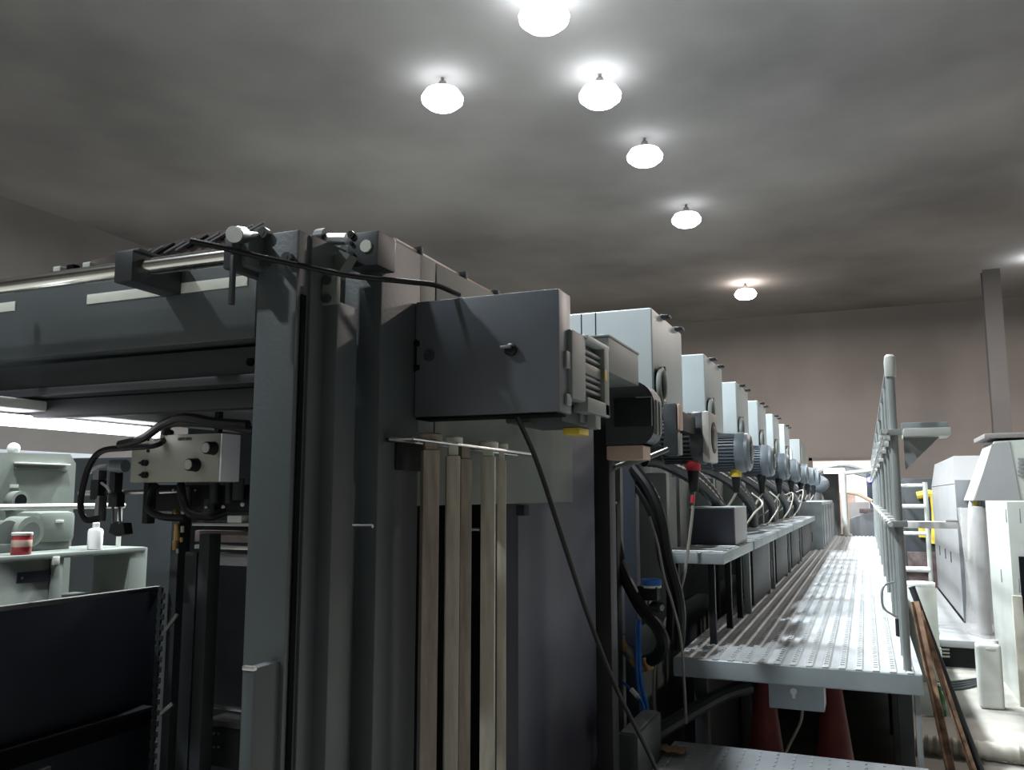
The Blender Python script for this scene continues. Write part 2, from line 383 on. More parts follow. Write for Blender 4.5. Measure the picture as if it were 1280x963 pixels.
# bearing block and shaft stub on the side column
c = P(453, 312, Y=1.43)
b = B(); x0, x1 = xs(434, 312, 1.40), xs(472, 312, 1.40)
bl = b.box(x0, x1+0.0, 1.40, 1.47, zs(453, 333, 1.40), zs(453, 290, 1.40), 0.003).build('bearing_block', 'frame_dark', D)
for q in ((440, 294), (440, 320), (440, 305)):
    c = P(q[0], q[1], Y=1.40); bb = B(); screw(bb, (c.x, 1.40, c.z), (0, -1, 0), 0.0075 if q[1] != 305 else 0.004, 0.006); bb.build('cap_screw', 'black', bl)
c = P(458, 308, Y=1.40); B().cyl((c.x, 1.40, c.z), (c.x, 1.396, c.z), 0.0125, n=20).build('bearing_disc', 'label_white', bl)
c = P(400, 299, Y=1.42); e = P(434, 299, Y=1.42)
b = B(); b.cyl(c, e, 0.012, n=16); b.build('shaft_stub', 'steel', D)
b = B(); b.cyl(c-Vector((0.004, 0, 0)), c+Vector((0.018, 0, 0)), 0.021, n=16); b.build('shaft_nut', 'frame_dark', D)
b = B(); q = [P(405, 346, Y=1.36), P(420, 346, Y=1.36), P(437, 318, Y=1.36), P(424, 312, Y=1.36)]
b.prism(q, (0, 0.03, 0)).build('shaft_bracket', 'green_grey', D)
# pinkish pipes lying along the top of the side plate
for i, (dx, dz) in enumerate(((-0.015, 0.006), (-0.04, 0.010), (-0.065, 0.006))):
    b = B(); b.tube([(XS+dx, 1.52, ZS+dz), (XS+dx-0.01, 1.9, ZS+dz+0.004), (XS+dx, 2.3, ZS+dz), (XS+dx, 2.75, ZS+dz)], 0.0075, n=8); pp = b.build('air_pipe', 'copper_tan', D)
    if i == 1:
        for yy in (1.62, 1.85, 2.05, 2.25, 2.5):
            B().box(XS-0.08, XS-0.002, yy-0.006, yy+0.006, ZS-0.002, ZS+0.02, 0.002).build('pipe_clip', 'black', pp)
# brown cover sheet behind the shaft
b = B(); q = [P(*v, Y=1.46) for v in ((40, 350), (70, 336), (122, 324), (150, 317), (186, 311), (215, 303), (246, 294), (282, 287), (300, 281), (322, 290), (322, 350))]
cs_ = b.prism(q, (0, 0.05, 0)).build('cover_sheet', 'brown_steel', D, 'brown torn cover sheet behind the shaft')
for k in range(12):
    px = 150+14*k; a, c = P(px, 330-0.24*(px-150), Y=1.455), P(px+26, 315-0.24*(px-150), Y=1.455)
    B().tube([a, c], 0.0035, n=6).build('cover_crease', 'dull_steel' if k % 3 else 'shade_black', cs_)
for (px, m) in ((112, 'label_white'), (92, 'shade_black'), (75, 'label_white')):
    c = P(px, 331+(112-px)*0.14, Y=1.45); B().box(c.x-0.012, c.x+0.012, 1.44, 1.458, c.z-0.01, c.z+0.004, 0.002).build('cover_tab', m, cs_)

# inside the delivery: tube light, grating, posts, chain
ti = thing('tube_light', (-1.75, 1.4, 1.66), 'glowing fluorescent tube mounted under the delivery hood', 'lamp')
zt1 = P(100, 533, X=-1.75).z
B().cyl((-1.75, 1.06, zt1), (-1.75, P(198, 545, X=-1.75).y, zt1), 0.014, n=14).build('tube', 'tube_glow', ti)
B().box(-1.80, -1.70, 1.04, P(198, 545, X=-1.75).y+0.02, zt1+0.022, zt1+0.045, 0.004).build('batten', 'white_plastic', ti)
for yy in (1.05, P(198, 545, X=-1.75).y):
    B().box(-1.765, -1.735, yy-0.008, yy+0.008, zt1-0.016, zt1+0.024, 0.002).build('tube_socket', 'white_plastic', ti)
B().box(-1.755, -1.745, 1.2, 1.215, zt1+0.044, ZS-0.04, 0).build('hanger', 'dull_steel', ti)
b = B(); zg = zt1+0.055
for k in range(46): b.box(-2.05+0.0, -1.30, 1.46+0.021*k, 1.471+0.021*k, zg, zg+0.004)
b.box(-2.06, -2.04, 1.45, 2.44, zg, zg+0.02); b.box(-1.31, -1.29, 1.45, 2.44, zg, zg+0.02); gr = b.build('grating', 'grating', D); gr['kind'] = 'stuff'
b = B(); b.box(-2.08, -1.27, 1.45, 2.5, zg+0.03, zg+0.05); b.build('grating_back', 'frame_dark', D)
def xpost(pl, pr_, ptop, pbot, Y, depth, m, name):
    r = 800
    return B().box(xs(pl, r, Y), xs(pr_, r, Y), Y, Y+depth, zs((pl+pr_)/2, pbot, Y), zs((pl+pr_)/2, ptop, Y), 0.003).build(name, m, D)
xpost(207, 217, 645, 1150, 2.06, 0.05, 'frame_dark', 'inner_post')
xpost(226, 241, 690, 1150, 2.02, 0.05, 'motor_dark', 'inner_post')
xpost(243, 256, 668, 1150, 2.00, 0.05, 'motor_dark', 'inner_post')
# lift chain
b = B(); cx, cy = xs(198, 800, 2.04), 2.04
for k in range(74):
    z = 0.08+0.0155*k
    if k % 2: b.box(cx-0.006, cx+0.006, cy-0.004, cy+0.004, z-0.010, z+0.010)
    else: b.box(cx-0.014, cx+0.014, cy-0.002, cy+0.007, z-0.010, z+0.010, 0.003, seg=1)
b.build('lift_chain', 'frame_dark', D)
for (q0, q1) in (((206, 790), (222, 768)), ((200, 893), (216, 880))):
    a, c = P(*q0, Y=2.0), P(*q1, Y=2.02); B().tube([a, c], 0.006, n=6).build('stay_rod', 'dull_steel', D)
# rear shelf seen inside
for (t0, b0, m, Y) in ((652, 662, 'shade_black', 2.40), (664, 678, 'brown_steel', 2.42), (682, 687, 'steel', 2.45), (692, 707, 'dull_steel', 2.47)):
    B().box(xs(243, 680, Y), xs(345, 680, Y), Y, Y+0.04, zs(275, b0, Y), zs(275, t0, Y), 0.002).build('rear_rail', m, D)
for (t0, b0, m, Y, dp) in ((884, 888, 'steel', 2.2, 0.02), (902, 910, 'steel', 2.12, 0.10), (911, 960, 'frame_dark', 2.12, 0.05)):
    B().box(xs(257, 900, Y), xs(330, 900, Y), Y, Y+dp, zs(280, b0, Y), zs(280, t0, Y), 0.002).build('pile_ledge', m, D)
for k in range(3):
    c = P(262+6*k, 917, Y=2.115); B().cyl(c, c+Vector((0, -0.004, 0)), 0.004, n=8).build('rivet', 'steel', D)
    c = P(262+6*k, 934, Y=2.115); B().cyl(c, c+Vector((0, -0.004, 0)), 0.004, n=8).build('rivet', 'steel', D)
# bright fittings in the slot between the hanging bars and the rear post
for (pa, pb, py, r) in ((633, 647, 640, 0.006), (634, 647, 658, 0.005), (640, 647, 702, 0.005), (577, 600, 662, 0.006)):
    a, c = P(pa, py, Y=2.55), P(pb, py, Y=2.55); B().cyl(a, c, r, n=8).build('inner_pin', 'steel', D)
B().cyl(P(640, 664, Y=2.6), P(640, 690, Y=2.6), 0.02).build('inner_spool', 'brown_steel', D)

# ------------------------------------------------------------------ control box and its fittings
YC = 1.75
x0, x1 = xs(164, 572, YC), xs(275, 572, YC); zc0, zc1 = zs(220, 603, YC), zs(220, 543.5, YC)
cb = thing('control_box', ((x0+x1)/2, YC+0.03, zc0), 'cream control box with two round knobs and small switches inside the delivery', 'control box')
yb2 = P(292, 572, X=x1).y
B().box(x0, x1-0.002, YC, yb2+0.02, zc0, zc1, 0.003).build('face', 'console_cream', cb)
B().box(x1-0.002, x1+0.004, YC+0.001, yb2+0.02, zc0+0.001, zc1-0.001, 0.001).build('lit_side', 'console_lit', cb)  # lit side of the box, its brightness put into the colour
for (q, r) in (((257, 560), 0.0165), ((235, 581), 0.0165)):
    c = P(q[0], q[1], Y=YC-0.028); kb = B().lathe((0, 0, 0), [(r*0.9, 0), (r, 0.003), (r*1.04, 0.024), (r*1.12, 0.029)], n=24)
    bmesh.ops.transform(kb.bm, matrix=Matrix.Translation(c) @ Matrix.Rotation(-math.pi/2, 4, 'X'), verts=kb.bm.verts)
    ko = kb.build('knob', 'black', cb); B().cyl(c, c+Vector((0, -0.0015, 0)), r*0.78, n=20).build('knob_face', 'knob_face', ko)
for (q, w_) in (((183, 579), 0.010), ((183, 594), 0.010)):
    c = P(q[0], q[1], Y=YC); b = B(); b.cyl(c, c+Vector((0, -0.012, 0)), 0.0085, n=16); b.prism([c+Vector((-0.017, -0.006, 0)), c+Vector((0, -0.006, -0.007)), c+Vector((0, -0.006, 0.007))], (0, -0.008, 0)); b.build('selector_switch', 'black', cb)
for q in ((186, 550), (186, 564)):
    c = P(q[0], q[1], Y=YC); B().cyl(c, c+Vector((0, -0.005, 0)), 0.004, n=10).build('indicator', 'black', cb)
# maker's lettering
fc = bpy.data.curves.new('lettering', 'FONT'); fc.body = 'HEIDELBERG'; fc.size = 0.0105; fc.align_x = 'CENTER'; fc.align_y = 'CENTER'; fc.extrude = 0.0004; fc.offset = 0.0003
fo = bpy.data.objects.new('lettering_curve', fc); col.objects.link(fo)
bpy.context.view_layer.update()
me = bpy.data.meshes.new_from_object(fo.evaluated_get(bpy.context.evaluated_depsgraph_get())); bpy.data.objects.remove(fo)
lt = bpy.data.objects.new('lettering', me); col.objects.link(lt); me.materials.clear(); me.materials.append(MATS['black']); lt.parent = cb
lt.location = P(231, 549, Y=YC-0.0008)-wloc(cb); lt.rotation_euler = (math.pi/2, 0, 0); lt.scale = (0.82, 1, 1); lt['label'] = 'small black printed word HEIDELBERG'
# hanger bar carrying it from the hood
b = B(); b.box(x0+0.02, x0+0.035, YC+0.03, YC+0.045, zc1, zg+0.01); b.box(x1-0.05, x1-0.035, YC+0.03, YC+0.045, zc1, zg+0.01); b.build('hanger', 'black', cb)
def hose(name, pts, r, label, cat='hose', m='rubber', group=None, **k):
    return tag(B().tube(pts, r, **k).build(name, m), label, cat, group)
Yh = 1.72
hose('air_hose', [P(214, 541, Y=YC+0.07), P(196, 556, Y=Yh), P(160, 560, Y=Yh), P(128, 564, Y=Yh), P(112, 582, Y=Yh), P(103, 612, Y=Yh), P(101, 636, Y=Yh), P(108, 650, Y=Yh), P(124, 648, Y=Yh+0.02)], 0.0085, 'black hose looping down left of the cream control box')
hose('cable_loom', [P(310, 531, Y=1.62), P(270, 528, Y=1.62), P(232, 522, Y=1.62), P(205, 530, Y=1.64), P(178, 548, Y=1.66), P(150, 556, Y=1.68)], 0.011, 'thick black cable loom running above the cream control box', 'cable')
hose('cable_loom', [P(318, 540, Y=1.70), P(285, 532, Y=1.70), P(240, 528, Y=1.70), P(212, 530, Y=1.71), P(206, 541, Y=1.72)], 0.012, 'black cable bending down into the top of the cream control box', 'cable')
hose('air_hose', [P(197, 606, Y=1.80), P(186, 618, Y=1.78), P(186, 636, Y=1.78), P(202, 646, Y=1.78), P(232, 648, Y=1.78)], 0.010, 'black hose curling under the left half of the control box')
hose('air_hose', [P(226, 606, Y=1.80), P(229, 626, Y=1.76), P(238, 642, Y=1.75), P(262, 646, Y=1.75), P(282, 640, Y=1.78)], 0.011, 'black hose curling under the right half of the control box')
# sensor arm with clamp left of the control box
sa = thing('sensor_arm', P(138, 640, Y=1.86), 'black sensor arm with round head on a bright bar inside the delivery', 'sensor')
YA = 1.86
B().cyl(P(100, 617, Y=YA), P(186, 615, Y=YA), 0.008, n=14).build('bar', 'steel', sa)
c = P(147, 583, Y=YA-0.04)
B().lathe(c, [(0.010, -0.03), (0.018, -0.022), (0.020, 0), (0.018, 0.03)], n=20, axis='X').build('head', 'motor_grey', sa)
b = B(); b.box(c.x-0.02, c.x+0.004, YA-0.05, YA-0.02, c.z-0.075, c.z, 0.005); b.build('head_stem', 'black', sa)
for (pa, pt, pb, w_, m) in ((123, 588, 600, 0.012, 'dull_steel'), (121, 600, 625, 0.016, 'black'), (124, 620, 652, 0.008, 'dull_steel'), (144, 615, 634, 0.017, 'black'), (185, 600, 655, 0.010, 'black')):
    z0, z1 = zs(pa, pb, YA-0.02), zs(pa, pt, YA-0.02); xx = xs(pa, (pt+pb)/2, YA-0.02)
    B().box(xx-w_, xx+w_, YA-0.03, YA+0.0, z0, z1, 0.003).build('clamp', m, sa)
b = B(); c = P(126, 590, Y=YA); b.tube([P(112, 592, Y=YA), P(120, 585, Y=YA), P(135, 582, Y=YA)], 0.006, n=8); b.build('link', 'dull_steel', sa)
b = B(); b.tube([P(127, 604, Y=YA-0.04), P(134, 610, Y=YA-0.05), P(138, 616, Y=YA-0.05)], 0.004, n=6); b.build('wing_nut', 'steel', sa)
b = B(); b.tube([P(141, 634, Y=YA), P(141, 655, Y=YA)], 0.004, n=6); b.tube([P(149, 634, Y=YA), P(150, 655, Y=YA)], 0.004, n=6); b.build('fork', 'dull_steel', sa)
q = [P(139, 652, Y=YA), P(154, 654, Y=YA), P(156, 668, Y=YA), P(146, 671, Y=YA), P(136, 666, Y=YA)]
B().prism(q, (0, 0.03, 0)).build('pad', 'black', sa)
# manifold under the box
mf = thing('suction_manifold', P(250, 660, Y=1.95), 'black suction manifold with bright fittings under the control box', 'manifold')
b = B(); b.box(xs(190, 625, 1.92), xs(318, 625, 1.92), 1.92, 2.02, zs(250, 640, 1.92), zs(250, 606, 1.92), 0.006); b.build('body', 'black', mf)
for (pa, py, w_) in ((236, 622, 0.012), (268, 616, 0.016), (286, 616, 0.012), (262, 638, 0.02), (298, 612, 0.02)):
    c = P(pa, py, Y=1.90); B().cyl(c+Vector((0, 0, -0.03)), c+Vector((0, 0, 0.03)), w_*0.8).build('valve', 'motor_dark', mf)
for (pa, py, r, m) in ((194, 606, 0.006, 'steel'), (217, 613, 0.005, 'steel'), (258, 634, 0.005, 'steel'), (279, 634, 0.005, 'white_plastic'), (303, 631, 0.006, 'white_plastic'), (244, 613, 0.003, 'steel')):
    c = P(pa, py, Y=1.875); B().ball(c, r, 10).build('fitting', m, mf)
B().cyl(P(200, 616, Y=1.9), P(222, 615, Y=1.9), 0.004, n=8).build('pin', 'steel', mf)
c = P(220, 642, Y=1.89); B().lathe(c, [(0.004, 0.012), (0.012, 0.004), (0.014, -0.004), (0.005, -0.012)], n=10).build('drain_cup', 'brass', mf)
b = B(); b.box(xs(240, 652, 1.9), xs(320, 652, 1.9), 1.9, 1.98, zs(280, 658, 1.9), zs(280, 654, 1.9), 0.001); b.build('tray', 'steel', mf)
c = P(300, 648, Y=1.93); B().box(c.x-0.02, c.x+0.03, 1.9, 1.96, c.z-0.012, c.z+0.008, 0.003).build('cloth_pad', 'white_plastic', mf)
fc_ = thing('fitting_column', P(222, 690, Y=2.0), 'column of small pale brass fittings hanging beside the lift chain', 'fittings')
for (pa, pt, pb, r) in ((221, 655, 664, 0.007), (221, 664, 676, 0.009), (228, 658, 666, 0.005), (219, 676, 688, 0.008), (227, 672, 678, 0.005), (222, 686, 692, 0.004)):
    B().cyl(P(pa, pb, Y=2.0), P(pa, pt, Y=2.0), r, n=10).build('fitting', 'brass' if pa % 2 else 'cap_white', fc_)

# ------------------------------------------------------------------ old machine seen through the delivery
XB = -3.0
zl_ = P(80, 691, X=XB).z
ob = thing('machine_bench', (XB-0.2, 2.6, 0), 'grey-green machine bench with pale ledge seen through the delivery', 'bench')
B().box(XB-0.34, XB, 1.5, P(182, 690, X=XB).y, zl_-0.022, zl_, 0.004).build('ledge', 'old_green', ob)
B().box(XB-0.30, XB-0.02, 1.5, P(66, 720, X=XB).y, 0, zl_-0.022, 0.003).build('front_board', 'old_green', ob)
B().box(XB-0.30, XB-0.12, P(84, 720, X=XB).y, P(158, 720, X=XB).y, 0, zl_-0.20, 0.003).build('lower_shelf', 'old_green', ob)
B().box(XB-0.06, XB-0.005, P(67, 720, X=XB).y, P(80, 720, X=XB).y, 0, zl_-0.02, 0.003).build('upright', 'old_green', ob)
B().box(XB-0.22, XB-0.005, P(162, 720, X=XB).y, P(184, 720, X=XB).y, 0, zl_-0.004, 0.003).build('end_board', 'old_green', ob)
q = [P(20, 730, X=XB-0.018), P(71, 726, X=XB-0.018), P(72, 712, X=XB-0.018), P(22, 716, X=XB-0.018)]
npl = B().prism(q, (0.004, 0, 0)).build('name_plate', 'nameplate', ob)
for q in ((27, 723), (67, 719)): B().cyl(P(*q, X=XB-0.014), P(*q, X=XB-0.014)+Vector((0.004, 0, 0)), 0.005, n=10).build('plate_screw', 'steel', npl)
c = P(70, 700, X=XB+0.002); B().box(XB-0.004, XB+0.006, c.y-0.015, c.y+0.015, c.z-0.02, c.z+0.012, 0.002).build('bracket', 'label_white', ob)
om = thing('old_press', (XB-0.9, 3.2, 0), 'old grey-green press housing with sloped side and round port', 'machine')
q = [P(-60, 740, X=XB-0.5), P(88, 740, X=XB-0.5), P(95, 580, X=XB-0.5), P(88, 568, X=XB-0.5), P(8, 566, X=XB-0.5), P(-4, 590, X=XB-0.5), P(-60, 700, X=XB-0.5)]
q[0].z = 0; q[1].z = 0
B().prism(q, (-0.5, 0, 0)).build('housing', 'old_green', om)
b = B(); q0, q1 = P(18, 579, X=XB-0.495), P(84, 582, X=XB-0.495); b.box(XB-0.5, XB-0.47, q0.y, q1.y, q1.z-0.002, q0.z+0.004, 0.003); b.build('slot_lip', 'label_white', om)
b = B(); q0, q1 = P(18, 584, X=XB-0.495), P(84, 590, X=XB-0.495); b.box(XB-0.5, XB-0.49, q0.y, q1.y, q1.z, q0.z, 0.002); b.build('slot', 'old_green_dark', om)
c = P(16, 626, X=XB-0.5); B().cyl(c, c+Vector((0.05, 0, 0)), 0.042).build('port', 'old_green', om); B().cyl(c+Vector((0.05, 0, 0)), c+Vector((0.053, 0, 0)), 0.028).build('port_bore', 'shade_black', om)
c = P(17, 608, X=XB-0.5); B().box(c.x, c.x+0.006, c.y-0.02, c.y+0.02, c.z-0.008, c.z+0.008, 0.001).build('tag', 'label_white', om)
c = P(17, 561, X=XB-0.6); B().ball(c, 0.028, 12).build('lamp_bulb', 'white_plastic', om)
mt = thing('belt_motor', P(60, 697, X=XB-0.2), 'grey-green motor with round pulley on the old bench', 'motor')
q0, q1 = P(45, 680, X=XB-0.18), P(89, 645, X=XB-0.18)
B().box(XB-0.32, XB-0.17, q0.y, q1.y+0.02, zl_+0.03, q1.z+0.02, 0.025).build('gear_case', 'old_green', mt)
c = P(32, 665, X=XB-0.2); B().cyl((c.x-0.08, c.y, c.z), (c.x+0.03, c.y, c.z), 0.062, n=26).build('pulley', 'old_green', mt); B().cyl((c.x+0.03, c.y, c.z), (c.x+0.034, c.y, c.z), 0.04, n=22).build('pulley_hub', 'old_green_dark', mt)
c2 = P(6, 668, X=XB-0.22); B().cyl((c2.x-0.08, c2.y, c2.z), (c2.x+0.02, c2.y, c2.z), 0.055, n=22).build('pulley', 'old_green_dark', mt)
B().box(XB-0.32, XB-0.18, c2.y-0.05, q1.y, zl_, zl_+0.035, 0.003).build('foot', 'old_green_dark', mt)
c = P(75, 652, X=XB-0.165); B().box(XB-0.171, XB-0.163, c.y-0.018, c.y+0.018, c.z-0.006, c.z+0.006, 0.001).build('tag', 'label_white', mt)
pp_ = thing('pipe_rail', (XB-0.1, 2.5, 0), 'pale horizontal pipe rail above the old bench', 'rail')
c0, c1 = P(-40, 634, X=XB-0.1), P(155, 633, X=XB-0.1); zc = (c0.z+c1.z)/2
B().cyl((XB-0.1, c0.y, zc), (XB-0.1, c1.y, zc), 0.012, n=12).build('pipe', 'label_white', pp_)
B().cyl((XB-0.1, c1.y-0.02, zl_), (XB-0.1, c1.y-0.02, zc), 0.010, n=10).build('stanchion', 'label_white', pp_)
t = thing('dark_press', (-3.9, 4.2, 0), 'dark press side standing behind the white bottle and old bench', 'machine')
B().box(-4.4, -3.45, 3.62, 5.6, 0, 1.72, 0.02).build('body', 'frame_dark', t)
for i_ in range(3): B().box(-3.45, -3.43, 3.7+0.6*i_, 4.2+0.6*i_, 0.2, 1.4+0.1*(i_ % 2), 0.005).build('side_door', 'old_green_dark', t)
B().cyl((-3.44, 3.62, 1.63), (-3.44, 5.6, 1.63), 0.012, n=8).build('pipe', 'label_white', t)
# red tin and white bottle on the ledge
c = P(26, 693, X=XB-0.05)
rc = thing('paint_tin', (c.x, c.y, zl_), 'red tin with pale lid and label on the old bench ledge', 'tin')
B().lathe((c.x, c.y, zl_), [(0.034, 0), (0.036, 0.003), (0.036, 0.072), (0.034, 0.074)], n=22).build('can', 'red_paint', rc)
B().lathe((c.x, c.y, zl_), [(0.0365, 0.03), (0.0368, 0.031), (0.0368, 0.056), (0.0365, 0.057)], n=22).build('label_band', 'copper_tan', rc)
B().lathe((c.x, c.y, zl_), [(0.037, 0.074), (0.038, 0.076), (0.038, 0.084), (0.035, 0.085)], n=22).build('lid', 'label_white', rc)
c = P(118, 690, X=XB-0.04)
wb = thing('spray_bottle', (c.x, c.y, zl_), 'small white plastic bottle standing on the old bench ledge', 'bottle')
B().lathe((c.x, c.y, zl_), [(0.026, 0), (0.030, 0.004), (0.031, 0.075), (0.027, 0.086), (0.014, 0.092), (0.012, 0.094)], n=20).build('bottle_body', 'white_plastic', wb)
B().lathe((c.x, c.y, zl_), [(0.013, 0.093), (0.014, 0.095), (0.014, 0.112), (0.012, 0.114)], n=14).build('cap', 'white_plastic', wb)
# grey wall cupboard and pipes behind
for i in range(4):
    y0 = 3.2+i*0.95
    cu = thing('grey_cabinet', (-6.0, y0+0.46, 0), '%s steel cabinet standing behind the old press, %s of its row' % ('grey' if i % 2 else 'dark green-grey', ['first', 'second', 'third', 'last'][i]), 'cabinet', 'cabinets behind the old press')
    B().box(-6.3, -5.7, y0, y0+0.92, 0, 1.75+0.08*(i % 2), 0.006).build('cabinet_body', 'cab_dim' if i % 2 else 'old_green_dark', cu)
    d_ = B().box(-5.70, -5.685, y0+0.05, y0+0.87, 0.1, 1.65, 0.004).build('cabinet_door', 'old_green_dark', cu)
    B().box(-5.685, -5.665, y0+0.76, y0+0.79, 0.85, 1.0, 0.004).build('handle', 'dull_steel', d_)

# ------------------------------------------------------------------ drive box with its motor
YD = P(517, 500, X=XS).y
xr_ = xs(699, 440, YD)
zb_, zt_ = zs(610, 518, YD), zs(610, 369, YD)
db = thing('drive_cover', ((XS+xr_)/2, YD+0.04, zb_), 'large flat blue-grey cover box jutting from the delivery side', 'machine cover')
B().box(XS+0.002, xr_, YD, YD+0.075, zb_, zt_, 0.003).build('cover', 'box_paint', db)
B().box(XS+0.002, xr_-0.01, YD+0.008, YD+0.07, zb_-0.005, zb_-0.001, 0.001).build('bottom_seam', 'shade_black', db)
c = P(640, 438, Y=YD)
kn = B().lathe((0, 0, 0), [(0.010, 0), (0.013, 0.004), (0.013, 0.012), (0.009, 0.016)], n=14)
bmesh.ops.transform(kn.bm, matrix=Matrix.Translation(c) @ Matrix.Rotation(math.pi/2, 4, 'X'), verts=kn.bm.verts); ko = kn.build('lock_knob', 'black', db)
B().box(c.x-0.018, c.x+0.006, YD-0.022, YD-0.016, c.z+0.001, c.z+0.007, 0.001, ).build('lock_wing', 'dull_steel', ko)
c = P(537, 445, Y=YD); b = B(); screw(b, (c.x, YD, c.z), (0, -1, 0), 0.012, 0.006); b.build('cap_screw', 'frame_dark', db)
for yy in (430, 460):
    c = P(521, yy, Y=YD); B().box(c.x-0.006, c.x+0.007, YD-0.004, YD+0.001, c.z-0.006, c.z+0.006, 0.002).build('hinge_tab', 'shade_black', db)
c = P(516, 445, Y=YD); B().box(XS+0.0025, XS+0.006, YD-0.003, YD+0.001, c.z-0.035, c.z+0.035).build('hinge_slot', 'shade_black', db)
# side fittings on the cover edge
for (q, hh) in (((707, 450), 0.018), ((708, 500), 0.012)):
    c = P(q[0], q[1], X=xr_); B().box(xr_-0.001, xr_+0.006, YD+0.03, YD+0.06, c.z-hh, c.z+hh, 0.002).build('edge_plate', 'tower_grey', db)
# motor block behind the cover
XM = xr_+0.01
ym0, ym1 = P(716, 470, X=XM).y, P(760, 470, X=XM).y
zm0, zm1 = P(735, 507, X=XM).z, P(735, 422, X=XM).z
dm = thing('drive_motor', (XM-0.1, (ym0+ym1)/2, zm0), 'grey ribbed drive motor with light frame behind the flat cover box', 'motor')
B().box(XM-0.22, XM-0.02, ym0+0.005, ym1-0.005, zm0, zm1, 0.012).build('motor_body', 'frame_dark', dm)
b = B()
yi0 = P(733, 470, X=XM).y; yi1 = P(754, 470, X=XM).y
b.box(XM-0.03, XM, ym0, yi0, zm0+0.005, zm1, 0.006); b.build('frame_side', 'tower_grey', dm)
b = B(); b.box(XM-0.03, XM+0.004, yi1, ym1, zm0-0.015, zm1, 0.006); b.build('frame_side', 'side_pale', dm)
b = B(); b.box(XM-0.03, XM+0.004, yi0-0.002, ym1, zm1-0.008, zm1+0.004, 0.002); b.build('frame_top', 'tower_paint', dm)
b = B(); b.box(XM-0.03, XM+0.004, yi0-0.002, ym1, zm0-0.015, zm0+0.018, 0.004); b.build('frame_bottom', 'tower_grey', dm)
for k in range(7):
    z = zm0+0.032+k*(zm1-zm0-0.05)/7
    if k == 3:
        B().box(XM-0.03, XM-0.004, yi0, yi1, z-0.004, z+0.02, 0.004).build('rating_plate', 'side_pale', dm); continue
    B().box(XM-0.03, XM-0.006, yi0, yi1, z, z+0.006, 0.001).build('cooling_rib', 'tower_grey', dm)
c = P(757, 470, X=XM+0.005); B().box(XM+0.003, XM+0.006, c.y-0.008, c.y+0.008, c.z-0.012, c.z+0.014, 0.001).build('warning_tag', 'yellow', dm)
zq = P(735, 535, X=XM-0.03).z
B().box(XM-0.16, XM-0.03, ym0+0.02, ym1-0.02, zq, zm0-0.002, 0.006).build('terminal_box', 'motor_dark', dm)
c = P(731, 520, X=XM-0.028); B().box(XM-0.05, XM-0.026, c.y-0.03, c.y+0.05, c.z-0.016, c.z+0.016, 0.004).build('cable_gland', 'side_pale', dm)
c = P(748, 520, X=XM-0.0); B().box(XM-0.02, XM, c.y-0.02, c.y+0.02, zq-0.005, zm0, 0.003).build('bracket', 'side_pale', dm)
c = P(725, 541, X=XM-0.05); B().box(XM-0.08, XM-0.04, c.y-0.035, c.y+0.035, zq-0.016, zq-0.001, 0.002).build('tag', 'yellow', dm)
# brass fitting under the cover
bf = thing('hose_fitting', P(676, 527, Y=1.70), 'brass hose fitting under the flat cover box', 'fitting')
c, e = P(662, 523, Y=1.68), P(678, 523, Y=1.68)
B().cyl(c, e, 0.010, n=8).build('nut', 'brass', bf); B().cyl(e, P(692, 523, Y=1.68), 0.007, n=12).build('nipple', 'dull_steel', bf)
B().cyl(c.lerp(e, 0.5), Vector((c.x, 1.68, zb_-0.004)), 0.005, n=8).build('riser', 'dull_steel', bf)

# grey housing box and black guard behind the motor
XG = -0.62
b0, b1 = P(761, 450, X=XG).y, P(798, 450, X=XG).y
zh1, zh0 = P(762, 421, X=XG).z, P(780, 474, X=XG).z
gh = thing('housing_box', (XG-0.12, (b0+b1)/2, zh0), 'plain light grey sheet-metal box behind the ribbed drive motor', 'machine cover')
B().box(XG-0.24, XG, b0, b1, zh0, zh1, 0.004).build('case', 'tower_grey', gh)
B().box(XG-0.242, XG+0.003, b0-0.003, b1, zh1-0.002, zh1+0.004, 0.001).build('top_flange', 'side_pale', gh)
B().box(XS-0.012, XG-0.02, b0+0.05, b1-0.05, zh0+0.01, zh0+0.05, 0.004).build('mounting_arm', 'panel_blue', gh)
YG = 2.52
gx0, gx1 = xs(757, 515, YG), xs(818, 515, YG); gz0, gz1 = zs(790, 556, YG), zs(790, 476, YG)
bg = thing('chain_guard', ((gx0+gx1)/2, YG+0.06, gz0), 'black rounded guard with a square inset panel beside the press hoses', 'machine guard')
pts = [(gx0, YG, gz0), (gx1-0.03, YG, gz0)]
for k in range(8):
    a = -math.pi/2 + k/7*math.pi/2; pts.append((gx1-0.045+0.045*math.cos(a), YG, gz0+0.06+0.06*math.sin(a)))
for k in range(8):
    a = k/7*math.pi/2; pts.append((gx1-0.075+0.075*math.cos(a), YG, gz1-0.075+0.075*math.sin(a)))
pts += [(gx0, YG, gz1)]
B().prism(pts, (0, 0.11, 0)).build('shell', 'motor_dark', bg)
c0, c1 = P(768, 534, Y=YG), P(815, 496, Y=YG)
B().box(c0.x, c1.x, YG-0.004, YG+0.002, c0.z, c1.z, 0.002).build('inset_panel', 'black', bg)
b = B(); b.box(c1.x-0.002, c1.x+0.001, YG-0.006, YG-0.003, c0.z, c1.z); b.box(c0.x+0.07, c1.x, YG-0.006, YG-0.003, c1.z-0.002, c1.z); b.build('inset_edge', 'steel', bg)
for pt, rr in (((gx1+0.001, YG+0.02), 0), ((gx1+0.001, YG+0.06), 0)):
    b = B(); b.box(pt[0]-0.004, pt[0]+0.003, pt[1], pt[1]+0.015, gz0+0.03, gz1-0.06, 0.002); b.build('rim_band', 'tower_grey', bg)
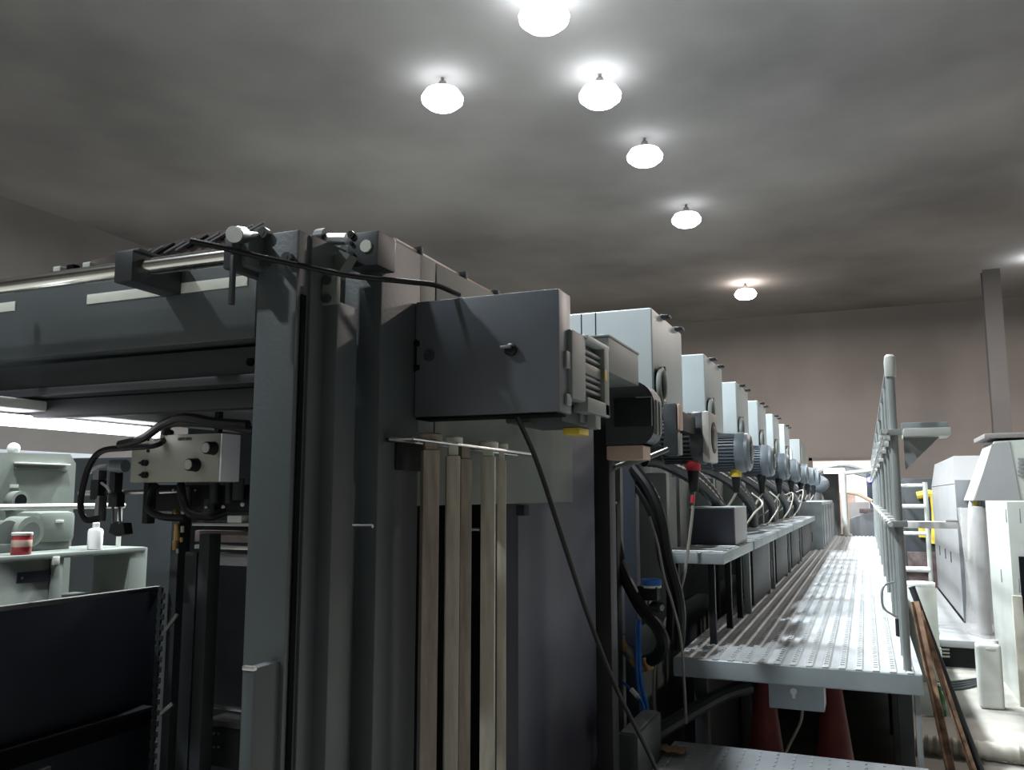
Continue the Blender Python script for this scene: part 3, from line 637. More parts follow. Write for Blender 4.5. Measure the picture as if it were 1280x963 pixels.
b = B(); b.box(gx0, gx0+0.115, YG+0.002, YG+0.10, gz0-0.045, gz0-0.002, 0.004); b.build('bracket', 'copper_tan', bg)
b = B(); b.tube([P(755, 607, Y=YG+0.1), P(768, 585, Y=YG+0.1), P(800, 576, Y=YG+0.1), P(835, 562, Y=YG+0.15)], 0.008, n=6); b.build('strut', 'green_grey', bg)
b = B(); b.box(gx0-0.05, gx0+0.0, YG+0.03, YG+0.1, 0.28, gz1-0.05, 0.003); b.build('post', 'black', bg)
# small black switch box by the guard
YK = 3.0
kx0, kx1 = xs(829, 540, YK), xs(846, 540, YK)
sk = thing('switch_box', ((kx0+kx1)/2, YK+0.03, zs(838, 570, YK)), 'narrow black switch box with pale edge beside the rounded guard', 'switch box')
B().box(kx0, kx1, YK, YK+0.06, zs(838, 570, YK), zs(838, 504, YK), 0.006).build('case', 'motor_dark', sk)
B().box(kx1, kx1+0.012, YK+0.005, YK+0.06, zs(838, 538, YK), zs(838, 505, YK), 0.006).build('side_cap', 'copper_tan', sk)
B().box(kx1-0.01, kx1+0.008, YK+0.005, YK+0.06, zs(838, 569, YK), zs(838, 541, YK), 0.004).build('connector', 'side_pale', sk)
B().box(kx0+0.005, kx1-0.005, YK+0.06, 3.40, zs(838, 535, YK), zs(838, 510, YK), 0.002).build('arm', 'black', sk)

# ------------------------------------------------------------------ hanging square bars
XH = -0.83
zR = P(580, 558, X=XH).z
rk = thing('bar_rack', (XS+0.02, 1.8, zR-0.06), 'black plate and thin steel rack holding the square bars', 'rack')
yR0, yR1 = P(504, 557, X=XH).y, P(659, 562, X=XH).y
b = B(); b.tube([(XH+0.02, yR0, zR), (XH+0.02, yR1, zR-0.002)], 0.0035, n=8); b.tube([(XH-0.03, yR0, zR), (XH-0.03, yR1, zR-0.002)], 0.0035, n=8)
b.tube([(XH+0.02, yR0, zR), (XH-0.03, yR0, zR)], 0.0035, n=8); b.tube([(XH+0.02, yR1, zR), (XH-0.03, yR1, zR)], 0.0035, n=8); b.build('wire_frame', 'steel', rk)
q = P(495, 572, X=XS+0.004)
B().box(XS, XS+0.008, q.y, q.y+0.11, P(495, 588, X=XS).z, P(495, 553, X=XS).z, 0.003).build('back_plate', 'black', rk)
B().box(XS+0.004, XH-0.03, yR0+0.02, yR0+0.03, zR-0.004, zR+0.004).build('rack_arm', 'black', rk)
B().box(XS+0.002, XH-0.03, yR1-0.03, yR1-0.02, zR-0.004, zR+0.004).build('rack_arm', 'black', rk)
bars = [(536, 563, 0.034, 'bar_brown', 'cap_brown', 0.3, 'brown-grey square bar at the column end of the rack'), (565, 570, 0.030, 'bar_pale', 'cap_white', 0.15, 'pale square bar with white cap, second from the column'),
        (579, 574, 0.028, 'bar_brown', None, 0.5, 'brownish square bar wedged in the middle of the rack'), (610, 571, 0.033, 'bar_pale', 'cap_white', -0.05, 'wide pale square bar with broad cap on the rack'), (627, 576, 0.022, 'bar_pale', 'cap_white', 0.0, 'thin pale square bar nearest the blue rear post')]
for i, (px, pt, wd, m, cm, rz, txt) in enumerate(bars):
    y_ = P(px, 700, X=XH).y; z1 = P(px, pt, X=XH).z
    t = thing('square_bar', (XH, y_, 0), txt, 'bar', 'square bars standing in the rack')
    M = Matrix.Translation((XH, y_, 0)) @ Matrix.Rotation(rz+YAW, 4, 'Z')
    B().box(-wd/2, wd/2, -wd/2, wd/2, 0, z1, 0.002, M=M).build('shaft', m, t)
    B().box(-wd/2+0.004, wd/2-0.004, -wd/2+0.004, wd/2-0.004, z1, zR+0.004, 0.002, M=M).build('neck', cm or m, t)
    if cm: B().lathe((XH, y_, zR), [(wd*0.65, 0.0), (wd*0.72, 0.003), (wd*0.72, 0.015), (wd*0.6, 0.018)], n=20).build('cap', cm, t)

# black cables over and under the cover box
hose('stiff_cable', [P(237, 301, Y=1.08), P(275, 309, Y=1.12), P(320, 320, Y=1.18), P(380, 333, Y=1.26), P(440, 345, Y=1.34), P(505, 352, Y=1.45), P(545, 357, Y=1.53), P(574, 369, Y=1.60)], 0.0055, 'stiff black cable crossing in front of the posts onto the cover box', 'cable')
q = [P(646, 519, Y=1.63), P(672, 580, Y=1.72), P(705, 680, Y=1.80), P(735, 770, Y=1.90), P(770, 860, Y=2.0), P(800, 920, Y=2.08), P(820, 962, Y=2.15), P(838, 1010, Y=2.2)]
q[0].z = zb_-0.002
hose('hanging_cable', q, 0.0055, 'straight black cable slanting down from under the cover box', 'cable')

# ------------------------------------------------------------------ press towers
def tower(k, top=2.275):
    Y0 = 3.40+1.25*k; nm = ['first', 'second', 'third', 'fourth', 'fifth', 'sixth'][k]
    t = thing('press_tower', (-1.7, Y0+0.5, 0), 'tall grey printing tower, %s in the row from the delivery frame' % nm, 'press unit', 'printing towers of the press')
    B().box(-2.6, -0.96, Y0-0.02, Y0+1.19, 0.1, 1.84, 0.01).build('body', 'tower_grey', t)
    cv = B().box(-2.5, -0.78, Y0, Y0+0.62, 1.87, top, 0.012, seg=3).build('tower_cover', 'tower_paint', t)
    B().box(-2.4, -0.97, Y0+0.66, Y0+1.19, 1.845, 1.98, 0.01).build('ink_hood', 'tower_grey', t)
    if k == 0:
        for xx in (-1.022, -1.085, -1.14):
            B().box(xx-0.002, xx+0.002, Y0-0.002, Y0+0.004, 1.95, top-0.004).build('seam', 'black', cv)
        B().box(-1.14, -1.085, Y0-0.004, Y0+0.003, 2.08, 2.10, 0.002).build('latch', 'black', cv)
        for xx in (-1.12, -1.108, -1.096): B().box(xx-0.003, xx+0.003, Y0-0.008, Y0-0.003, 2.082, 2.1, 0.001).build('latch_tooth', 'steel', cv)
    # oval handle
    b = B(); yc, zc = Y0+0.075, 1.955
    pts = []
    for i in range(20):
        a = 2*math.pi*i/20
        pts.append((-0.762, yc+0.055*math.cos(a)*(1), zc+0.03*math.sin(a)*2.3))
    b.tube(pts+[pts[0]], 0.012, n=8, smooth=False); h = b.build('handle', 'side_pale', t)
    b = B(); b.prism([(-0.779, p_[1], p_[2]) for p_ in pts], (0.006, 0, 0)); b.build('handle_well', 'black', h)
    for zc2 in (zc+0.075, zc-0.075): B().cyl((-0.78, yc+0.05, zc2), (-0.755, yc+0.05, zc2), 0.012, n=12).build('stud', 'black', h)
    for yy in (0.17, 0.46):
        b = B(); b.box(-0.785, -0.745, Y0+yy, Y0+yy+0.06, top-0.012, top+0.002, 0.003); b.build('hook', 'black', cv)
    # side cladding
    for i, (ya, yb_, z0, z1, m) in enumerate(((0.0, 0.30, 0.95, 1.80, 'side_pale'), (0.32, 0.62, 1.05, 1.72, 'tower_grey'), (0.66, 1.16, 0.95, 1.60, 'side_pale'))):
        B().box(-0.965, -0.935, Y0+ya, Y0+yb_, z0, z1, 0.004).build('side_panel', m, t)
    B().box(-0.965, -0.94, Y0, Y0+1.17, 0.15, 0.93, 0.004).build('skirt_panel', 'tower_grey', t)
    b = B(); b.box(-0.94, -0.80, Y0+0.30, Y0+0.36, 0.95, 1.60, 0.006); b.build('bracket_column', 'side_pale', t)
    b = B(); b.box(-0.93, -0.79, Y0+0.05, Y0+0.55, 1.80, 1.868, 0.004); b.build('under_rail', 'black', t)
for k in range(6): tower(k)
# lower units at the feeder end
for k in range(2):
    Y0 = 10.95+1.25*k
    t = thing('feeder_unit', (-1.7, Y0+0.5, 0), ['low grey press unit after the sixth tower', 'low grey press unit beside the tall feeder head'][k], 'press unit', 'low units at the feeder end')
    B().box(-2.6, -0.96, Y0, Y0+1.2, 0.1, 1.62, 0.01).build('body', 'tower_grey', t)
    B().box(-2.4, -0.9, Y0+0.1, Y0+0.7, 1.625, 1.85, 0.02).build('cover', 'tower_paint', t)
    B().box(-0.96, -0.93, Y0+0.1, Y0+1.1, 0.9, 1.5, 0.004).build('side_panel', 'side_pale', t)
t = thing('sheet_feeder', (-1.7, 14.3, 0), 'tall pale grey feeder housing at the far end of the press', 'press unit')
B().box(-2.6, -0.88, 13.5, 15.0, 0.1, 2.35, 0.01).build('body', 'tower_grey', t)
for i in range(3): B().box(-0.885, -0.86, 13.55+0.48*i, 13.99+0.48*i, 0.3, 2.25, 0.004).build('side_panel', 'side_pale', t)
B().box(-2.4, -1.0, 13.48, 13.5, 1.0, 2.2, 0.004).build('front_panel', 'tower_paint', t)

# ------------------------------------------------------------------ blower motors
def blower(k):
    Y0 = 3.52+1.25*k; z = 1.735; r = 0.104
    dark = k == 0
    nm = ['first', 'second', 'third', 'fourth', 'fifth', 'sixth', 'seventh', 'eighth'][k]
    txt = 'dark finned blower motor with red cable ring on the first tower' if dark else 'grey finned blower motor with yellow cable ring on the second tower' if k == 1 else 'grey finned blower motor, %s along from the red-ringed one' % nm
    if k == 7: txt = 'last grey blower motor of the row, beside the feeder head'
    t = thing('blower_motor', (-0.72, Y0, z-r), txt, 'motor', 'blower motors along the press side')
    bm_, fm = ('motor_dark', 'motor_dark') if dark else ('motor_grey', 'motor_grey')
    xe = -0.55
    b = B(); b.lathe((0, Y0, z), [(r*0.78, -0.93), (r*0.84, -0.80), (r*0.92, -0.775), (r*0.92, -0.62), (r*0.9, -0.60)], n=30, axis='X'); bd = b.build('motor_body', bm_, t)
    b = B(); nf = 36
    for i in range(nf):
        a = 2*math.pi*i/nf
        M = Matrix.Translation((0, Y0, z)) @ Matrix.Rotation(a, 4, 'X')
        b.box(-0.765, -0.635, -0.0028, 0.0028, r*0.88, r*1.02, M=M)
    ff = b.build('cooling_fins', 'motor_grey' if not dark else 'motor_dark', bd); ff['kind'] = 'stuff'
    b = B(); b.lathe((0, Y0, z), [(r*0.98, -0.645), (r*1.05, -0.64), (r*1.05, -0.60), (r*1.0, -0.592)], n=30, axis='X'); b.build('collar', bm_, t)
    b = B(); b.box(-0.592, -0.562, Y0-r*0.98, Y0+r*0.98, z-r*0.98, z+r*0.98, 0.010) if dark else b.lathe((0, Y0, z), [(r*1.0, -0.60), (r*1.0, -0.575), (r*0.85, -0.562)], n=26, axis='X')
    cp = b.build('end_cap', 'motor_cap' if dark else 'motor_grey', t)
    b = B(); b.lathe((0, Y0, z), [(r*0.62, -0.566), (r*0.62, -0.559), (r*0.5, -0.557)], n=22, axis='X'); b.build('fan_ring', 'black', cp)
    b = B(); b.lathe((0, Y0, z), [(r*0.46, -0.558), (r*0.42, -0.553), (r*0.2, -0.551)], n=16, axis='X'); b.build('fan_hub', 'dull_steel', cp)
    b = B(); b.box(-0.94, -0.80, Y0-0.03, Y0+0.03, z-0.05, z+0.05, 0.005); b.build('mount', 'black', t)
    # plug and cable
    pr_c = 'red_ring' if dark else ('yellow' if k == 1 else 'black')
    b = B(); b.cyl((-0.645, Y0-0.02, z-r-0.03), (-0.645, Y0-0.02, z-r+0.012), 0.030, n=14); b.build('plug_ring', pr_c, t)
    b = B(); b.cyl((-0.645, Y0-0.02, z-r-0.115), (-0.645, Y0-0.02, z-r-0.03), 0.017, 0.025, n=14); b.build('plug', 'black', t)
    b = B()
    if dark: b.tube([(-0.645, Y0-0.02, z-r-0.112), (-0.655, Y0-0.05, 1.38), (-0.69, Y0-0.09, 1.15), (-0.765, Y0-0.11, 0.98), (-0.80, Y0-0.13, 0.80), (-0.79, Y0-0.15, 0.55), (-0.78, Y0-0.15, 0.3)], 0.0065, n=8)
    else: b.tube([(-0.645, Y0-0.02, z-r-0.112), (-0.67, Y0-0.06, 1.47), (-0.72, Y0-0.2, 1.38), (-0.80, Y0-0.28, 1.33)], 0.0065, n=8)
    cbl = b.build('cable', 'cable_grey', t)
    if dark: B().cyl((-0.6485, Y0-0.032, 1.50), (-0.6495, Y0-0.036, 1.47), 0.0085, n=10).build('cable_marker', 'red_ring', cbl)
for k in range(8): blower(k)

# ------------------------------------------------------------------ foot tables along the press
XT1 = -0.534; ZTB = 1.272
tabs = [(3.50, 4.47), (4.52, 5.74), (5.78, 7.0), (7.04, 8.26), (8.30, 10.2)]
nmt = ['nearest the delivery, under the dark box', 'beside the second tower', 'beside the third tower', 'beside the fourth tower', 'beside the fifth tower']
for i, (ya, yb_) in enumerate(tabs):
    t = thing('step_table', (-0.66, (ya+yb_)/2, 0.9), 'low grey metal step table %s' % nmt[i], 'step table', 'step tables along the press')
    tp = B().box(-0.79, XT1, ya, yb_, ZTB-0.045, ZTB, 0.005).build('table_top', 'table_paint', t)
    n = max(4, int((yb_-ya)/0.11))
    for k in range(int((yb_-ya)/0.13)):
        yy = ya+0.05+k*0.13
        B().box(-0.775, XT1+0.012-0.024, yy, yy+0.05, ZTB-0.001, ZTB+0.004, 0.002, seg=1).build('tread_strip', 'tread_rib', tp)
    if i == 0:
        for (x, y) in ((-0.735, 3.54), (-0.60, 3.60), (-0.735, 4.40), (-0.60, 4.40), (-0.6, 4.05)):
            B().box(x-0.013, x+0.013, y-0.013, y+0.013, 0.90, ZTB-0.045, 0.002).build('leg', 'black', t)
    else:
        B().box(-0.60, -0.565, ya+0.16, yb_-0.25, 0.93, ZTB-0.046, 0.003).build('support_panel', 'black', t)
        for y in (ya+0.06, yb_-0.2):
            B().box(-0.60, -0.57, y, y+0.04, 0.90, ZTB-0.046, 0.003).build('leg', 'side_pale', t)
        B().box(-0.59, -0.565, yb_-0.14, yb_-0.10, 0.99, 1.1, 0.003).build('catch', 'black', t)
        for y in (ya+0.06, yb_-0.2): B().box(-0.77, -0.73, y, y+0.05, 0.90, ZTB-0.046, 0.003).build('leg', 'black', t)
# box on the first table
by0, by1 = 4.02, 4.44
q = thing('table_box', (-0.69, 4.2, ZTB+0.004), 'dark grey box with pale lid and painted-lit side on the nearest step table', 'box')
bx0, bx1 = xs(862, 650, 4.02), xs(918, 650, 4.02); bz1 = zs(890, 634, 4.02)
B().box(bx0, bx1-0.004, by0, by1, ZTB+0.004, bz1-0.008, 0.003).build('case', 'panel_blue', q)
B().box(bx1-0.004, bx1+0.002, by0+0.004, by1, ZTB+0.005, bz1-0.008, 0.002).build('lit_side', 'cab_grey', q)  # aisle side of the box, paler because light is put into the colour
B().box(bx0-0.002, bx1+0.003, by0-0.002, by1+0.002, bz1-0.008, bz1, 0.003).build('lid', 'tower_paint', q)
# far cabinets
for i in range(4):
    ya = 10.3+0.85*i
    t = thing('side_cabinet', (-0.66, ya+0.4, 0.9), 'grey side cabinet on the walkway, %s past the step tables' % ['first', 'second', 'third', 'last'][i], 'cabinet', 'side cabinets at the far walkway')
    B().box(-0.90, -0.46, ya, ya+0.80, 0.90, 1.43, 0.006).build('case', 'table_paint', t)
    B().box(-0.462, -0.445, ya+0.05, ya+0.28, 0.93, 1.40, 0.006).build('door', 'cab_grey', t)
    B().box(-0.462, -0.445, ya+0.45, ya+0.75, 0.93, 1.40, 0.006).build('door', 'motor_grey', t)
# hoses arcing from tower sides
for k in range(6):
    Y0 = 3.40+1.25*k
    nm = ['first', 'second', 'third', 'fourth', 'fifth', 'sixth'][k]
    for j in range(2):
        d = 0.07*j
        hose('ribbed_hose', [(-0.92, Y0+0.40+d, 1.66+d*0.4), (-0.85, Y0+0.52+d, 1.645+d*0.4), (-0.75, Y0+0.78+d, 1.56+d*0.3), (-0.68, Y0+0.98+d, 1.43), (-0.68, Y0+1.05+d, ZTB+0.035)], 0.030,
             ('outer' if j else 'inner') + ' dark hose arching down from the %s tower to the step tables' % nm, 'hose', 'motor_dark', 'hoses down the tower sides', ribs=0.016)
    if 0 < k < 5:
        a_ = 0.10*math.sin(k*2.1); hose('white_tie', [(-0.66, Y0+0.80+a_, 1.52+0.03*math.sin(k*3.3)), (-0.59, Y0+0.74+a_, 1.50+0.05*math.sin(k*5.1)), (-0.60, Y0+0.56-a_, 1.40), (-0.66, Y0+0.40-a_, ZTB+0.02)], 0.0055, 'pale cable looping beside the %s tower hoses' % nm, 'cable', 'corrugated', 'pale cables by the hoses')

# ------------------------------------------------------------------ walkway and lower step
WX0, WX1, WY0, WY1, WZ = -0.70, 0.150, 3.28, 14.0, 0.90
wk = thing('walkway_platform', ((WX0+WX1)/2, (WY0+WY1)/2, 0), 'long grey ribbed metal walkway platform beside the press', 'walkway')
B().box(WX0, WX1, WY0+0.01, WY1, WZ-0.05, WZ-0.006, 0.003).build('deck', 'tread_plate', wk)
b = B(); b.box(WX0, WX1, WY0-0.005, WY0+0.02, WZ-0.072, WZ-0.001, 0.010, seg=3); b.build('front_edge', 'table_paint', wk)
nr = 15; sp = (WX1-WX0-0.03)/nr
for i in range(nr):
    x = WX0+0.03+sp*i
    a = [(x, WY0+0.02, WZ-0.007), (x+0.007, WY0+0.02, WZ+0.001), (x+0.027, WY0+0.02, WZ+0.001), (x+0.034, WY0+0.02, WZ-0.007)]
    B().prism(a, (0, WY1-WY0-0.03, 0)).build('rib', 'tread_rib', wk)
    B().box(x+0.006, x+0.028, WY0-0.003, WY0+0.022, WZ-0.004, WZ+0.002, 0.002).build('rib_end', 'tread_rib', wk)
# raised slots punched along the ribs
b = B()
for i in range(nr):
    x = WX0+0.03+sp*i+0.010
    for k in range(120):
        y = WY0+0.06+k*0.045
        b.box(x, x+0.014, y, y+0.018, WZ, WZ+0.0035)
g = b.build('grip_dimples', 'tread_plate', wk); g['kind'] = 'stuff'
for i in range(9):
    y = WY0+0.25+1.3*i
    for x in (WX0+0.06, WX1-0.055):
        B().box(x-0.025, x+0.025, y-0.03, y+0.03, 0, WZ-0.05, 0.003).build('leg', 'frame_dark', wk)
B().box(WX1-0.030, WX1-0.012, WY0+0.02, WY0+0.06, 0, WZ-0.072, 0.002).build('leg', 'rail_paint', wk)
B().box(WX0, WX0+0.02, WY0+0.4, WY1, 0.0, WZ-0.05).build('inner_skirt', 'black', wk)
B().box(WX1-0.02, WX1, WY0+1.6, WY1, 0.05, WZ-0.05).build('outer_skirt', 'motor_dark', wk)
LZ = 0.60
ls = thing('lower_step', (-0.27, 2.7, 0), 'grey studded metal step below the walkway front', 'step')
B().box(WX0, WX1, 2.2, WY0-0.01, LZ-0.04, LZ, 0.006).build('tread', 'tread_plate', ls)
b = B()
for i in range(15):
    for k in range(22):
        x = WX0+0.03+i*0.057; y = 2.25+k*0.047
        b.box(x-0.004, x+0.004, y-0.012, y+0.012, LZ-0.001, LZ+0.003)
g = b.build('tread_studs', 'tread_rib', ls); g['kind'] = 'stuff'
for x in (WX0+0.04, WX1-0.04):
    for y in (2.25, WY0-0.06): B().box(x-0.02, x+0.02, y-0.02, y+0.02, 0, LZ-0.04, 0.002).build('leg', 'rail_paint', ls)
# things below the walkway
jb = thing('junction_box', (-0.3, 3.45, 0.7), 'grey junction box with small white key mark hung under the walkway edge', 'box')
jx0, jx1 = xs(961, 870, 3.36), xs(1030, 870, 3.36)
B().box(jx0, jx1, 3.36, 3.50, zs(995, 888, 3.36), WZ-0.052, 0.004).build('case', 'table_paint', jb)
c = P(992, 866, Y=3.36); b = B(); b.cyl((c.x, 3.36, c.z+0.004), (c.x, 3.354, c.z+0.004), 0.012, n=14); b.box(c.x-0.005, c.x+0.005, 3.354, 3.36, c.z-0.02, c.z); b.build('key_mark', 'white_plastic', jb)
for (px, rad, h, y, txt) in ((955, 0.13, 0.84, 3.68, 'dark red cone standing under the walkway, behind the junction box'), (1040, 0.13, 0.84, 3.72, 'dark red cone under the walkway beside its outer leg')):
    xx = xs(px, 860, y)
    t = thing('traffic_cone', (xx, y, 0), txt, 'cone', 'red cones under the walkway')
    B().lathe((xx, y, 0), [(rad, 0.02), (rad*0.95, 0.03), (rad*0.2, h-0.01), (rad*0.14, h)], n=24).build('cone_body', 'cone_red', t)
    B().box(xx-rad*0.98, xx+rad*0.98, y-rad*0.98, y+rad*0.98, 0, 0.025, 0.006).build('base', 'cone_red', t)
hose('thick_hose', [(-0.90, 3.10, 0.55), P(840, 905, Y=3.34), P(868, 888, Y=3.42), P(905, 868, Y=3.52), P(938, 858, Y=3.58)], 0.028, 'thick dark hose running in under the walkway from the press', 'hose', 'motor_dark')
hose('signal_cable', [P(1003, 888, Y=3.40), P(1000, 905, Y=3.42), P(985, 935, Y=3.42), P(975, 960, Y=3.42)], 0.005, 'thin grey cord dangling below the junction box', 'cable', 'cable_grey')

# ------------------------------------------------------------------ hose cluster between delivery and first tower
YV = 3.18
hose('thick_hose', [P(762, 676, Y=YV), P(778, 715, Y=YV), P(800, 758, Y=YV-0.03), P(822, 785, Y=YV-0.05), P(829, 806, Y=YV-0.04), P(820, 822, Y=YV), P(806, 828, Y=YV+0.04)], 0.024, 'thick black hose bending to a clamp below the blue-capped valve')
hose('thick_hose', [P(792, 585, Y=3.30), P(812, 612, Y=3.27), P(826, 648, Y=3.25), P(834, 695, Y=3.25), P(846, 740, Y=3.25), P(850, 770, Y=3.26), P(848, 812, Y=3.28)], 0.022, 'black hose sweeping down past the right of the valve')
hose('thick_hose', [P(785, 592, Y=3.34), P(803, 618, Y=3.31), P(820, 655, Y=3.30), P(828, 700, Y=3.31), P(838, 738, Y=3.33), P(838, 800, Y=3.34)], 0.018, 'black hose running just inside the sweeping one')
hose('signal_cable', [P(812, 646, Y=3.21), P(822, 680, Y=3.20), P(830, 720, Y=3.2), P(842, 760, Y=3.2), P(852, 808, Y=3.22), P(858, 905, Y=3.2)], 0.005, 'thin grey cord beside the sweeping black hoses', 'cable', 'cable_grey')
hose('thin_pipe', [P(768, 655, Y=YV), P(777, 700, Y=YV)], 0.014, 'short black pipe with bright end beside the rear post', 'pipe')
va = thing('air_valve', P(814, 775, Y=3.24), 'black air valve with a bright blue cap among the hoses', 'valve')
c = P(814, 728, Y=3.24)
B().lathe((c.x, c.y, c.z-0.012), [(0.036, 0), (0.040, 0.004), (0.038, 0.022), (0.030, 0.026)], n=22).build('cap', 'blue_tube', va)
B().cyl((c.x, c.y, c.z-0.020), (c.x, c.y, c.z-0.011), 0.038, n=22).build('cap_collar', 'white_plastic', va)
c2 = P(812, 740, Y=3.24); B().box(c2.x-0.042, c2.x+0.036, 3.21, 3.27, c2.z-0.03, c2.z+0.022, 0.004).build('body', 'black', va)
B().cyl(P(812, 770, Y=3.235), P(812, 748, Y=3.235), 0.014).build('bowl', 'steel', va)
c3 = P(826, 760, Y=3.21); B().cyl(c3+Vector((-0.04, 0.03, 0)), c3, 0.02, n=14).build('gauge', 'black', va)
B().cyl(c3, c3+Vector((0.006, -0.004, 0)), 0.012, n=14).build('gauge_glass', 'dull_steel', va)
for q in ((803, 757), (806, 768), (819, 775)): B().ball(P(*q, Y=3.22), 0.010, 10).build('fitting', 'steel', va)
# elbow fittings
ef = thing('brass_elbow', P(800, 838, Y=3.2), 'brass elbow with pale clamp rings where the hoses meet', 'fitting')
B().tube([P(772, 795, Y=3.2), P(782, 812, Y=3.2), P(795, 830, Y=3.2), P(806, 838, Y=3.2)], 0.017, n=10).build('elbow', 'brass', ef)
B().tube([P(784, 812, Y=3.19), P(791, 822, Y=3.19)], 0.024, n=12).build('clamp_ring', 'dull_steel', ef)
B().tube([P(806, 822, Y=3.2), P(812, 838, Y=3.2)], 0.020, n=12).build('clamp_ring', 'brass', ef)
for i, (dx, dd) in enumerate(((0, 0), (6, 0.02), (11, 0.0), (3, 0.04))):
    hose('blue_air_tube', [P(797+dx*0.2, 775, Y=3.20+dd), P(796+dx*0.3, 812, Y=3.18+dd), P(797+dx*0.4, 850, Y=3.16+dd), P(803+dx*0.6, 890, Y=3.12+dd), P(801+dx, 930, Y=3.08+dd), P(803+dx, 968, Y=3.06+dd)], 0.0075,
         'bright blue air tube hanging in a bundle beside the rear post', 'tube', 'blue_tube', 'blue air tubes')
hose('blue_air_tube', [P(776, 850, Y=3.16), P(786, 860, Y=3.15), P(796, 868, Y=3.13), P(804, 882, Y=3.12), P(806, 900, Y=3.09)], 0.005, 'thin blue tube joining the bundle from a white connector', 'tube', 'blue_tube')
t = thing('tube_connector', P(795, 872, Y=3.12), 'small white push-in tube connector on the thin blue tube', 'fitting')
B().cyl(P(789, 862, Y=3.125), P(797, 871, Y=3.115), 0.009, n=10).build('sleeve', 'white_plastic', t)
B().cyl(P(797, 871, Y=3.115), P(799, 874, Y=3.113), 0.0075, n=10).build('collet', 'steel', t)
# narrow machine uprights and grey plinth
t = thing('cable_upright', (-1.0, 3.15, 0), 'narrow black upright channel with steel lugs behind the rear post', 'upright')
B().box(xs(758, 720, 3.12), xs(772, 720, 3.12), 3.12, 3.18, 0.0, zs(765, 575, 3.12), 0.003).build('channel', 'black', t)

for yy in (629, 754, 843): B().cyl(P(762, yy, Y=3.115), P(771, yy, Y=3.115), 0.005, n=8).build('lug', 'steel', t)
B().cyl(P(769, 905, Y=3.11), P(769, 898, Y=3.11), 0.012).build('lug', 'brass', t)
tag(B().box(xs(780, 720, 3.30), xs(796, 720, 3.30), 3.30, 3.36, 0.0, zs(788, 580, 3.30), 0.003).build('navy_upright', 'panel_navy'), 'narrow navy upright strip behind the blue air tubes', 'upright')
t = thing('grey_plinth', (-0.85, 2.75, 0), 'plain dark grey plinth beside the lower step', 'plinth')
x0, x1 = xs(768, 930, 2.72), -0.705
B().box(x0, x1, 2.75, 3.08, 0, P(800, 905, Y=2.9).z, 0.006).build('block', 'frame_paint', t)
B().box(x0+0.01, x1-0.01, 2.76, 3.07, P(800, 905, Y=2.9).z-0.001, P(800, 905, Y=2.9).z+0.006, 0.003).build('top_plate', 'green_grey', t)
# crumpled brown scrap on the step
b = B(); c = P(832, 942, Z=LZ+0.002); pts = []
N = 7
vv = [[b.bm.verts.new((c.x-0.06+0.13*i/N, c.y-0.035+0.07*j/4, LZ+0.006+0.02*abs(math.sin(i*1.7+j*2.3)))) for j in range(5)] for i in range(N+1)]
for i in range(N):
    for j in range(4): b.bm.faces.new([vv[i][j], vv[i+1][j], vv[i+1][j+1], vv[i][j+1]])
o = b.build('paper_scrap', 'paper_tan'); md = o.modifiers.new('thick', 'SOLIDIFY'); md.thickness = 0.002
tag(o, 'crumpled brown scrap lying on the lower step', 'scrap')

# ------------------------------------------------------------------ railing
XRL = 0.105
rl = thing('tube_railing', (XRL, 6.5, 0.9), 'grey tube railing along the outer edge of the walkway', 'railing')
zt0 = P(1116, 447, X=XRL).z
ZTOP = P(1118, 450, Y=3.33).z
posts = [(3.33, 0.0135, 'rail_paint'), (3.62, 0.0115, 'rail_paint'), (4.10, 0.0115, 'rail_paint'), (4.75, 0.0115, 'rail_paint'), (5.9, 0.0115, 'rail_paint'), (7.05, 0.0115, 'rail_paint'), (8.2, 0.0115, 'rail_paint'), (9.4, 0.0115, 'rail_paint'), (10.6, 0.0115, 'rail_paint'), (12.0, 0.0115, 'rail_paint'), (13.4, 0.0115, 'rail_paint')]
for i, (y, r, m) in enumerate(posts):
    o = B().cyl((XRL, y, WZ+0.001), (XRL, y, ZTOP-0.012*(i > 0)), r, n=18).build('post', m, rl)
    if i == 2: B().cyl((XRL, y, WZ+0.002), (XRL, y, WZ+0.075), 0.0145, n=16).build('rubber_foot', 'black', o)
    if i == 0:
        B().lathe((XRL, y, ZTOP), [(0.018, -0.062), (0.0195, -0.058), (0.0205, -0.01), (0.018, 0.012), (0.010, 0.020)], n=20).build('elbow_cap', 'rail_light', o)
B().cyl((XRL, 3.34, ZTOP), (XRL, 13.4, ZTOP), 0.012, n=16).build('top_rail', 'rail_paint', rl)
for zz_ in (P(1120, 541, Y=3.33).z, P(1120, 655, Y=3.33).z):
    B().cyl((XRL-0.03, 3.25, zz_), (XRL-0.03, 13.4, zz_), 0.0085, n=14).build('mid_rail', 'rail_light', rl)
for i, (y, r, m) in enumerate(posts[:7]):
    for zz_ in (P(1120, 541, Y=3.33).z, P(1120, 655, Y=3.33).z):
        s = 1.35 if i == 0 else 1.0
        B().box(XRL-0.045, XRL+0.02*s, y-0.02*s, y+0.02*s, zz_-0.011, zz_+0.011, 0.004).build('rail_clamp', 'rail_light' if i else 'rail_paint', rl)
# small loop handle low on the third post
b = B(); b.tube([(XRL-0.012, 3.98, 1.14), (XRL-0.055, 3.95, 1.12), (XRL-0.06, 3.94, 1.04), (XRL-0.012, 3.95, 1.00)], 0.005, n=8); b.build('loop_handle', 'rail_paint', rl)
